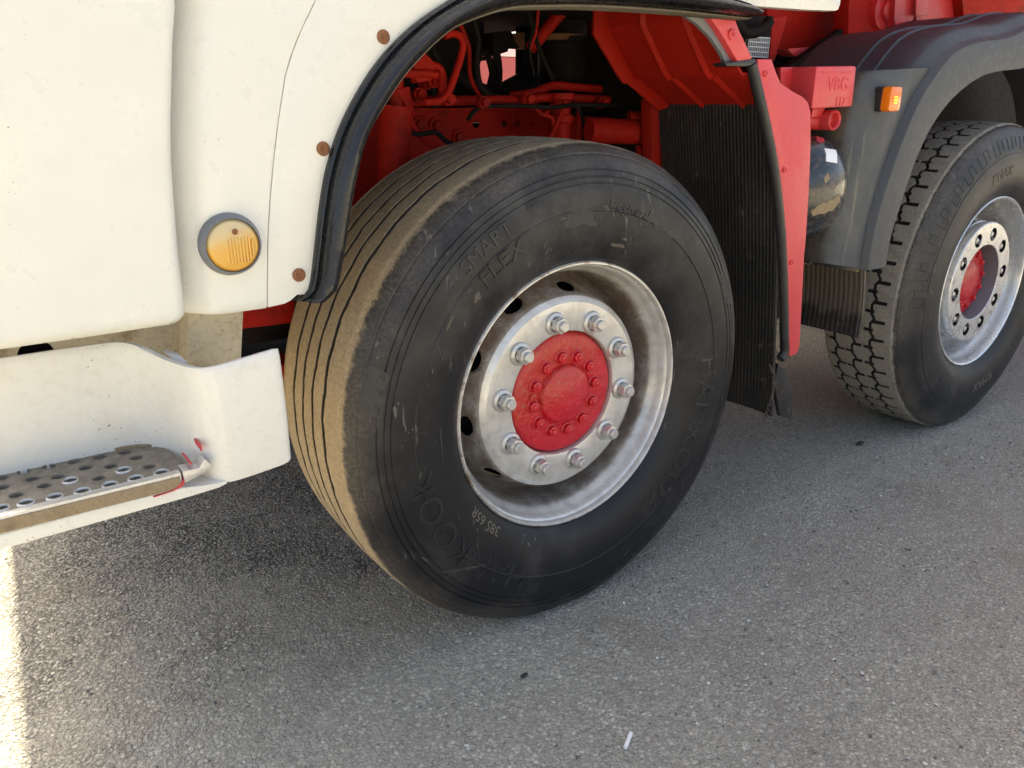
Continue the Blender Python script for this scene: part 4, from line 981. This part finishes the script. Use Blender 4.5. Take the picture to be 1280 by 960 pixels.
# ---- box, pipe and air tank between the wheels
bx_ = prism('junction_box', [(0.748, 1.196), (0.913, 1.201), (0.919, 1.104), (0.749, 1.099)], .02, .16, 'faded_red_paint', truck, 'Y', .007)
prism('box_bracket', [(0.704, 1.195), (0.878, 1.201), (0.881, 1.090), (0.827, 1.091), (0.818, 1.133), (0.713, 1.144)], .09, .10, 'red_paint', truck, 'Y', .002)
prism('box_bracket', [(0.810, 1.103), (0.864, 1.102), (0.848, 1.079), (0.808, 1.079)], .06, .12, 'red_paint', truck, 'Y', .002)
(vx, vz), = [(0.844, 1.144)]
for s, size, dzz in (('VBG', .046, 0.010), ('117', .030, -.026)):
    me = text_mesh(s, size, .0008); bm = bmesh.new(); bm.from_mesh(me); bpy.data.meshes.remove(me)
    for v in bm.verts: v.co = (vx + v.co.x + (0.018 if s == '117' else 0), .0192 - v.co.z, vz - .012 + dzz + v.co.y)
    from_bm('lettering', bm, 'faded_red_paint', bx_, 30)
bm = bmesh.new()
(x0, z0), (x1, z1) = [(0.771, 1.185), (0.890, 1.188)]
add_prism(bm, [(x0, z0), (x1, z1), (x1, z1 - .003), (x0, z0 - .003)], .0175, .024, 'Y'); from_bm('ridge', bm, 'faded_red_paint', bx_)
(px_, pz_), = [(0.878, 1.071)]
bm = bmesh.new(); add_lathe(bm, [(0.0, .019), (-.004, .0225), (0.0, .0255), (.01, .0255), (.30, .0255)], 26, (px_, .04, pz_)); add_lathe(bm, [(.0, .019), (.25, .019)], 26, (px_, .04, pz_), cap1=True)
cp = from_bm('cross_pipe', bm, 'faded_red_paint', truck)
cp.rotation_euler = (0, 0, 0)
px_tube('cross_pipe', [.075, .11], [(0.913, 1.070), (0.791, 1.070)], .024, 'red_paint', n=1, seg=16)
(tx, tz), = [(0.841, 0.898)]
tank = lathe('air_tank', [(-.010, .001), (-.008, .03), (.0, .065), (.014, .095), (.034, .118), (.060, .1335), (.085, .137), (.50, .137), (.56, .10), (.58, .001)], 'tank_paint', truck, 56, (tx, .0, tz)); tank['label'] = 'black air tank with tan scuffs and a white sticker'
TD = [(.001, -.010), (.03, -.008), (.065, 0.0), (.095, .014), (.118, .034), (.1335, .060), (.137, .085)]
def dome_patch(name, poly, mat, lift, wob=0.0):
    if wob:
        rr = random.Random(len(poly) + int(poly[0][0] * 1000)); q = []
        for a, b in zip(poly, poly[1:] + poly[:1]):
            for k in range(4): q.append((lerp(a[0], b[0], k / 4) + rr.uniform(-wob, wob), lerp(a[1], b[1], k / 4) + rr.uniform(-wob, wob)))
        poly = q
    cx = sum(p[0] for p in poly) / len(poly); cz = sum(p[1] for p in poly) / len(poly)
    if not wob: poly = [(lerp(a[0], b[0], k / 6), lerp(a[1], b[1], k / 6)) for a, b in zip(poly, poly[1:] + poly[:1]) for k in range(6)]
    xs = [p[0] for p in poly]; zs = [p[1] for p in poly]
    extra = [(x, z) for x in np.arange(min(xs), max(xs), .006) for z in np.arange(min(zs), max(zs), .006)]
    V, F = holed(poly, [], extra); bm = bmesh.new()
    def f(x, z, d): return (x, interp(math.hypot(x, z), [t[0] for t in TD], [t[1] for t in TD]) - d, z)
    add_geo(bm, [f(x, z, lift) for x, z in V], F)
    n = len(poly); add_geo(bm, [f(x, z, lift) for x, z in poly] + [f(x, z, -.002) for x, z in poly], [[i, (i + 1) % n, n + (i + 1) % n, n + i] for i in range(n)])
    return from_bm(name, bm, mat, tank, 50, (tx, 0, tz))
dome_patch('sticker', [(-0.015, 0.106), (0.032, 0.101), (0.015, 0.069), (-0.027, 0.075)], 'clean_white', .0015)
dome_patch('paint_scuff', [(-0.069, -0.042), (-0.03, -0.028), (-0.002, -0.021), (0.029, -0.011), (0.044, -0.029), (0.014, -0.051), (-0.053, -0.06)], 'dust_cake', .0008, .004)
dome_patch('paint_scuff', [(-0.042, 0.037), (-0.025, 0.048), (-0.02, 0.032), (-0.034, 0.021)], 'dust_cake', .0008, .002)
dome_patch('paint_scuff', [(-0.009, 0.131), (0.019, 0.13), (-0.002, 0.119), (-0.019, 0.122)], 'pale_red_scrape', .0008, .003)
prism('tank_strap', [(1.033, 0.685), (1.297, 0.642), (1.304, 0.615), (1.039, 0.655)], .20, .23, 'dust_cake', truck, 'Y', .003)

# ---- black mudguard of the second wheel
IN2 = [(1.165, 0.666), (1.163, 0.742), (1.187, 0.831), (1.230, 0.961), (1.300, 1.067), (1.405, 1.142), (1.548, 1.192), (1.761, 1.212)] + [(1.90, 1.235), (2.15, 1.20), (2.40, 1.08), (2.55, .9)]
OU2 = [(1.067, 0.665), (1.068, 0.751), (1.086, 0.860), (1.138, 1.007), (1.198, 1.122), (1.278, 1.205), (1.347, 1.252), (1.465, 1.281), (1.634, 1.299)] + [(1.86, 1.345), (2.25, 1.31), (2.6, 1.16), (2.78, .92)]
def guard2():
    def rs(pts, n):
        P = smooth_path([(a, 0, b) for a, b in pts], 5); L = [0]
        for a, b in zip(P, P[1:]): L.append(L[-1] + (a - b).length)
        return [(interp(t * L[-1], L, [p.x for p in P]), interp(t * L[-1], L, [p.z for p in P])) for t in np.linspace(0, 1, n)]
    n = 60; A = rs(IN2, n); B = rs(OU2, n)
    bm = bmesh.new(); front = []; back = []
    for i in range(n):
        a = Vector((A[i][0], 0, A[i][1])); b = Vector((B[i][0], 0, B[i][1])); o = (b - a).normalized()
        row = [a + Vector((0, .03, 0)), a + Vector((0, .006, 0)), a + Vector((0, 0, 0)) + o * .002, a.lerp(b, .5) + Vector((0, -.004, 0)), b + Vector((0, .001, 0)) - o * .006, b + Vector((0, .010, 0)), b + o * .004 + Vector((0, .022, 0)),
               b + o * .012 + Vector((0, .03, 0)), b + o * .030 + Vector((0, .04, 0)), b + o * .040 + Vector((0, .055, 0))]
        for y in (.10, .15, .153, .16, .163, .21, .213, .22, .223, .28, .36, .42): row.append(b + o * (.043 + (.006 if y in (.153, .16, .213, .22) else 0)) + Vector((0, y, 0)))
        front.append(row)
        bk = []
        for k, p in enumerate(row): bk.append(p - o * .006 + Vector((0, .006 if k < 7 else 0, 0)) if k > 2 else p + Vector((0, .004, 0)) + o * .004)
        back.append(bk)
    add_slab(bm, front, back); return from_bm('mudguard', bm, 'grey_plastic', truck, 38)
mg2 = guard2(); mg2['label'] = 'dark grey plastic mudguard over the second wheel'
# moulded front shoulder of that mudguard carrying the marker lamp
def shoulder():
    bm = bmesh.new(); front = []; back = []
    L = [(0.916, 0.696), (0.918, 0.783), (0.932, 0.909), (0.944, 1.011), (0.955, 1.110), (0.971, 1.161), (0.999, 1.192)]
    Rr = [(1.091, 0.666), (1.091, 0.770), (1.111, 0.883), (1.149, 1.002), (1.204, 1.110), (1.252, 1.164), (1.297, 1.206)]
    L = smooth_path([(a, .03, b) for a, b in L], 4); Rr = smooth_path([(a, .012, b) for a, b in Rr], 4)
    for i in range(len(L)):
        q = i / (len(L) - 1); row = []
        deep = Vector((L[i].x - .02, .17, L[i].z)); d2 = Vector((L[i].x + .0, .45, L[i].z))
        bulge = .006 * math.sin(q * PI)
        for p in (d2, deep, Vector((L[i].x - .012, .10, L[i].z)), Vector((L[i].x - .004, .055, L[i].z)), L[i] + Vector((.004, .006, 0)), L[i].lerp(Rr[i], .2) + Vector((0, -.004 - bulge, 0)), L[i].lerp(Rr[i], .55) + Vector((0, -.006 - bulge, 0)), L[i].lerp(Rr[i], .85) + Vector((0, .004, 0)), Rr[i] + Vector((0, .016, 0))):
            row.append(p)
        front.append(row); back.append([p + Vector((.010, .006, 0)) for p in row])
    add_slab(bm, front, back); return from_bm('guard_shoulder', bm, 'muddy_plastic', mg2, 50)
shoulder()
# drips of dried mud under the lamp
lamp_c, = [(1.038, 1.122)]
ml = prism('marker_lamp', [(lamp_c[0] + a, lamp_c[1] + b) for a, b in ((-.022, -.031), (.022, -.031), (.028, -.025), (.028, .025), (.022, .031), (-.022, .031), (-.028, .025), (-.028, -.025))], -.0, .035, 'black_rubber', mg2, 'Y', .003)
ml['label'] = 'orange marker lamp on a black base'
prism('marker_lens', [(lamp_c[0] + a, lamp_c[1] + b) for a, b in ((-.020, -.031), (.021, -.031), (.0275, -.024), (.0275, .024), (.021, .031), (-.020, .031), (-.0265, .024), (-.0265, -.024))], -.024, .002, 'orange_lens', mg2, 'Y', .005)
bm = bmesh.new()
for a in (-.0045, .0045):
    for b in (-.009, -.002, .005): add_prism(bm, [(lamp_c[0] + a - .0028, lamp_c[1] + b - .0022), (lamp_c[0] + a + .0028, lamp_c[1] + b - .0022), (lamp_c[0] + a + .0028, lamp_c[1] + b + .0022), (lamp_c[0] + a - .0028, lamp_c[1] + b + .0022)], -.0252, -.023, 'Y')
from_bm('led_array', bm, 'lit_led', mg2)['kind'] = 'stuff'
ribbed_flap('mud_flap', (1.085, .670), (1.105, .455), .020, .42, .016, .008, 'dusty_flap_rubber', truck, .004, .002)
prism('flap_clamp', [(.03, .655), (.42, .655), (.42, .680), (.03, .680)], 1.068, 1.078, 'dust_cake', truck, 'X', .003)
prism('guard_liner', [(1.10, .86), (3.4, .86), (3.4, 1.42), (1.60, 1.36), (1.25, 1.20)], .52, .55, 'hidden_metal', truck, 'Y', .004)

# ---- red subframe above the second wheel
prism('subframe_rail', [(.76, 1.16), (7.0, 1.16), (7.0, 1.62), (.76, 1.62)], .86, .90, 'grimy_red_paint', truck, 'Y', .004)
prism('subframe_plate', [(1.827, 1.490), (2.506, 1.595), (2.582, 1.361), (2.257, 1.324), (1.887, 1.300)], .62, .64, 'red_paint', truck, 'Y', .004)
prism('subframe_beam', [(2.585, 1.425), (3.322, 1.489), (3.386, 1.360), (2.622, 1.327)], .66, .70, 'red_paint', truck, 'Y', .004)
prism('subframe_beam', [(2.394, 1.582), (3.044, 1.664), (3.138, 1.473), (2.497, 1.409)], .58, .70, 'grimy_red_paint', truck, 'Y', .004)
prism('pivot_bracket', [(1.555, 1.483), (1.836, 1.504), (1.892, 1.421), (1.876, 1.368), (1.797, 1.323), (1.590, 1.300)], .50, .56, 'grimy_red_paint', truck, 'Y', .005)
(qx, qz), = [(1.751, 1.413)]
lathe('pivot_pin', [(.03, .062), (.0, .060), (-.004, .050), (-.004, .034), (-.016, .032), (-.020, .026), (-.020, .001)], 'red_paint', truck, 32, (qx, .48, qz), cap1=True)
lug = [(1.727, 1.490), (1.884, 1.501), (1.916, 1.402), (1.910, 1.340), (1.836, 1.329), (1.782, 1.339), (1.749, 1.381)]
hx, hz = [(1.876, 1.382)][0]
V, F = holed(lug, [circle(hx, hz, .014, .019, 16)])
bm = bmesh.new(); add_geo(bm, [(x, .44, z) for x, z in V], F); add_geo(bm, [(x, .47, z) for x, z in V], F)
for loop in (lug, circle(hx, hz, .014, .019, 16)):
    k = len(loop); add_geo(bm, [(x, .44, z) for x, z in loop] + [(x, .47, z) for x, z in loop], [[i, (i+1) % k, k + (i+1) % k, k + i] for i in range(k)])
from_bm('lifting_lug', bm, 'red_paint', truck)
prism('tag_plate', [(1.830, 1.461), (1.906, 1.466), (1.922, 1.403), (1.845, 1.399)], .42, .425, 'faded_red_paint', truck, 'Y', .001)
prism('splash_plate', [(1.335, 1.281), (1.573, 1.299), (1.836, 1.317), (1.777, 1.293), (1.582, 1.261), (1.369, 1.260)], .55, .60, 'faded_red_paint', truck, 'Y', .002)
prism('cross_member', [(1.335, 1.460), (1.800, 1.492), (1.845, 1.306), (1.504, 1.289), (1.386, 1.260)], .66, .72, 'grimy_red_paint', truck, 'Y', .003)
prism('rear_shield', [(1.363, 1.292), (2.193, 1.345), (2.242, 1.171), (1.387, 1.136)], .72, .74, 'hidden_metal', truck, 'Y', .003)
prism('rear_shield', [(.62, .75), (.66, .75), (.66, 1.30), (.62, 1.30)], .42, .80, 'hidden_metal', truck, 'Y', .003)
# cooler with fins behind the cab
cf = prism('oil_cooler', [(0.881, 1.347), (1.056, 1.352), (1.040, 1.235), (0.912, 1.227)], .40, .45, 'hidden_metal', truck, 'Y', .003)
bm = bmesh.new()
fx0, fz0 = [(0.938, 1.291)][0]; fx1, fz1 = [(1.029, 1.239)][0]
for k in range(12):
    x = lerp(fx0, fx1, k / 11); add_box(bm, (x, .393, (fz0 + fz1) / 2), (.003, .012, abs(fz1 - fz0)))
for k in range(5):
    z = lerp(fz0, fz1, k / 4); add_box(bm, ((fx0 + fx1) / 2, .391, z), (fx1 - fx0, .010, .003))
from_bm('cooling_fins', bm, 'steel', cf)['kind'] = 'stuff'
px_tube('cooler_hose', .36, [(0.825, 1.337), (0.880, 1.299), (0.948, 1.306), (0.986, 1.333)], .016, 'hidden_metal')
prism('cooler_frame', [(1.050, 1.348), (1.119, 1.356), (1.078, 1.231), (1.055, 1.231)], .40, .44, 'grimy_red_paint', truck, 'Y', .002)
# load body above (shades the near side)
prism('load_body', [(.74, 1.75), (7.4, 1.75), (7.4, 3.15), (.74, 3.15)], .02, 2.46, 'red_paint', truck, 'Y', .02)

# ---------------------------------------------------------------- beyond the truck, seen through the gap
tr = bpy.data.objects.new('parked_trailer', None); C.objects.link(tr); tr.location = (4.0, 6.0, 0)
tr['label'] = 'faded red trailer with a white stripe seen through the gap above the axle'; tr['category'] = 'trailer'
prism('trailer_side', [(-1.0, .55), (1.0, .55), (1.0, 1.56), (-1.0, 1.56)], .0, 1.6, 'trailer_paint', tr, 'Y', .02)
prism('trailer_stripe', [(-1.0, 1.563), (1.0, 1.563), (1.0, 1.68), (-1.0, 1.68)], .0, 1.6, 'clean_white', tr, 'Y', .01)
for x in (-.6, .6):
    lathe('trailer_wheel', [(-.05, .01), (-.05, .2), (-.02, .25), (-.04, .42), (.0, .5), (.25, .5)], 'black_rubber', tr, 32, (x, .05, .5), cap0=True)

# ---------------------------------------------------------------- small things on the asphalt
bm = bmesh.new(); (cx, cy), (cx2, cy2) = [(-0.207, -0.421), (-0.174, -0.401)]
add_tube(bm, [(cx, cy, .001), (cx2, cy2, .001)], .0038, 12)
butt = from_bm('cigarette_butt', bm, 'clean_white', None, 50); butt['label'] = 'white cigarette butt lying on the asphalt near the bottom edge'; butt['category'] = 'cigarette butt'
for (p, s, lab, cat, nm) in (([(1.396, 0.122)][0], .012, 'flat black rubber scrap in front of the second wheel', 'rubber scrap', 'rubber_scrap'), ([(-0.245, -0.158)][0], .006, 'tiny black pebble below the front tyre', 'pebble', 'pebble')):
    bm = bmesh.new(); bmesh.ops.create_icosphere(bm, subdivisions=2, radius=1.0)
    for v in bm.verts:
        k = .8 + .4 * random.random(); v.co = Vector((v.co.x * s * 1.5 * k, v.co.y * s * .8 * k, v.co.z * s * .5 * k))
    o = from_bm(nm, bm, 'black_rubber', None, 60, (p[0], p[1], s * .25)); o['label'] = lab; o['category'] = cat
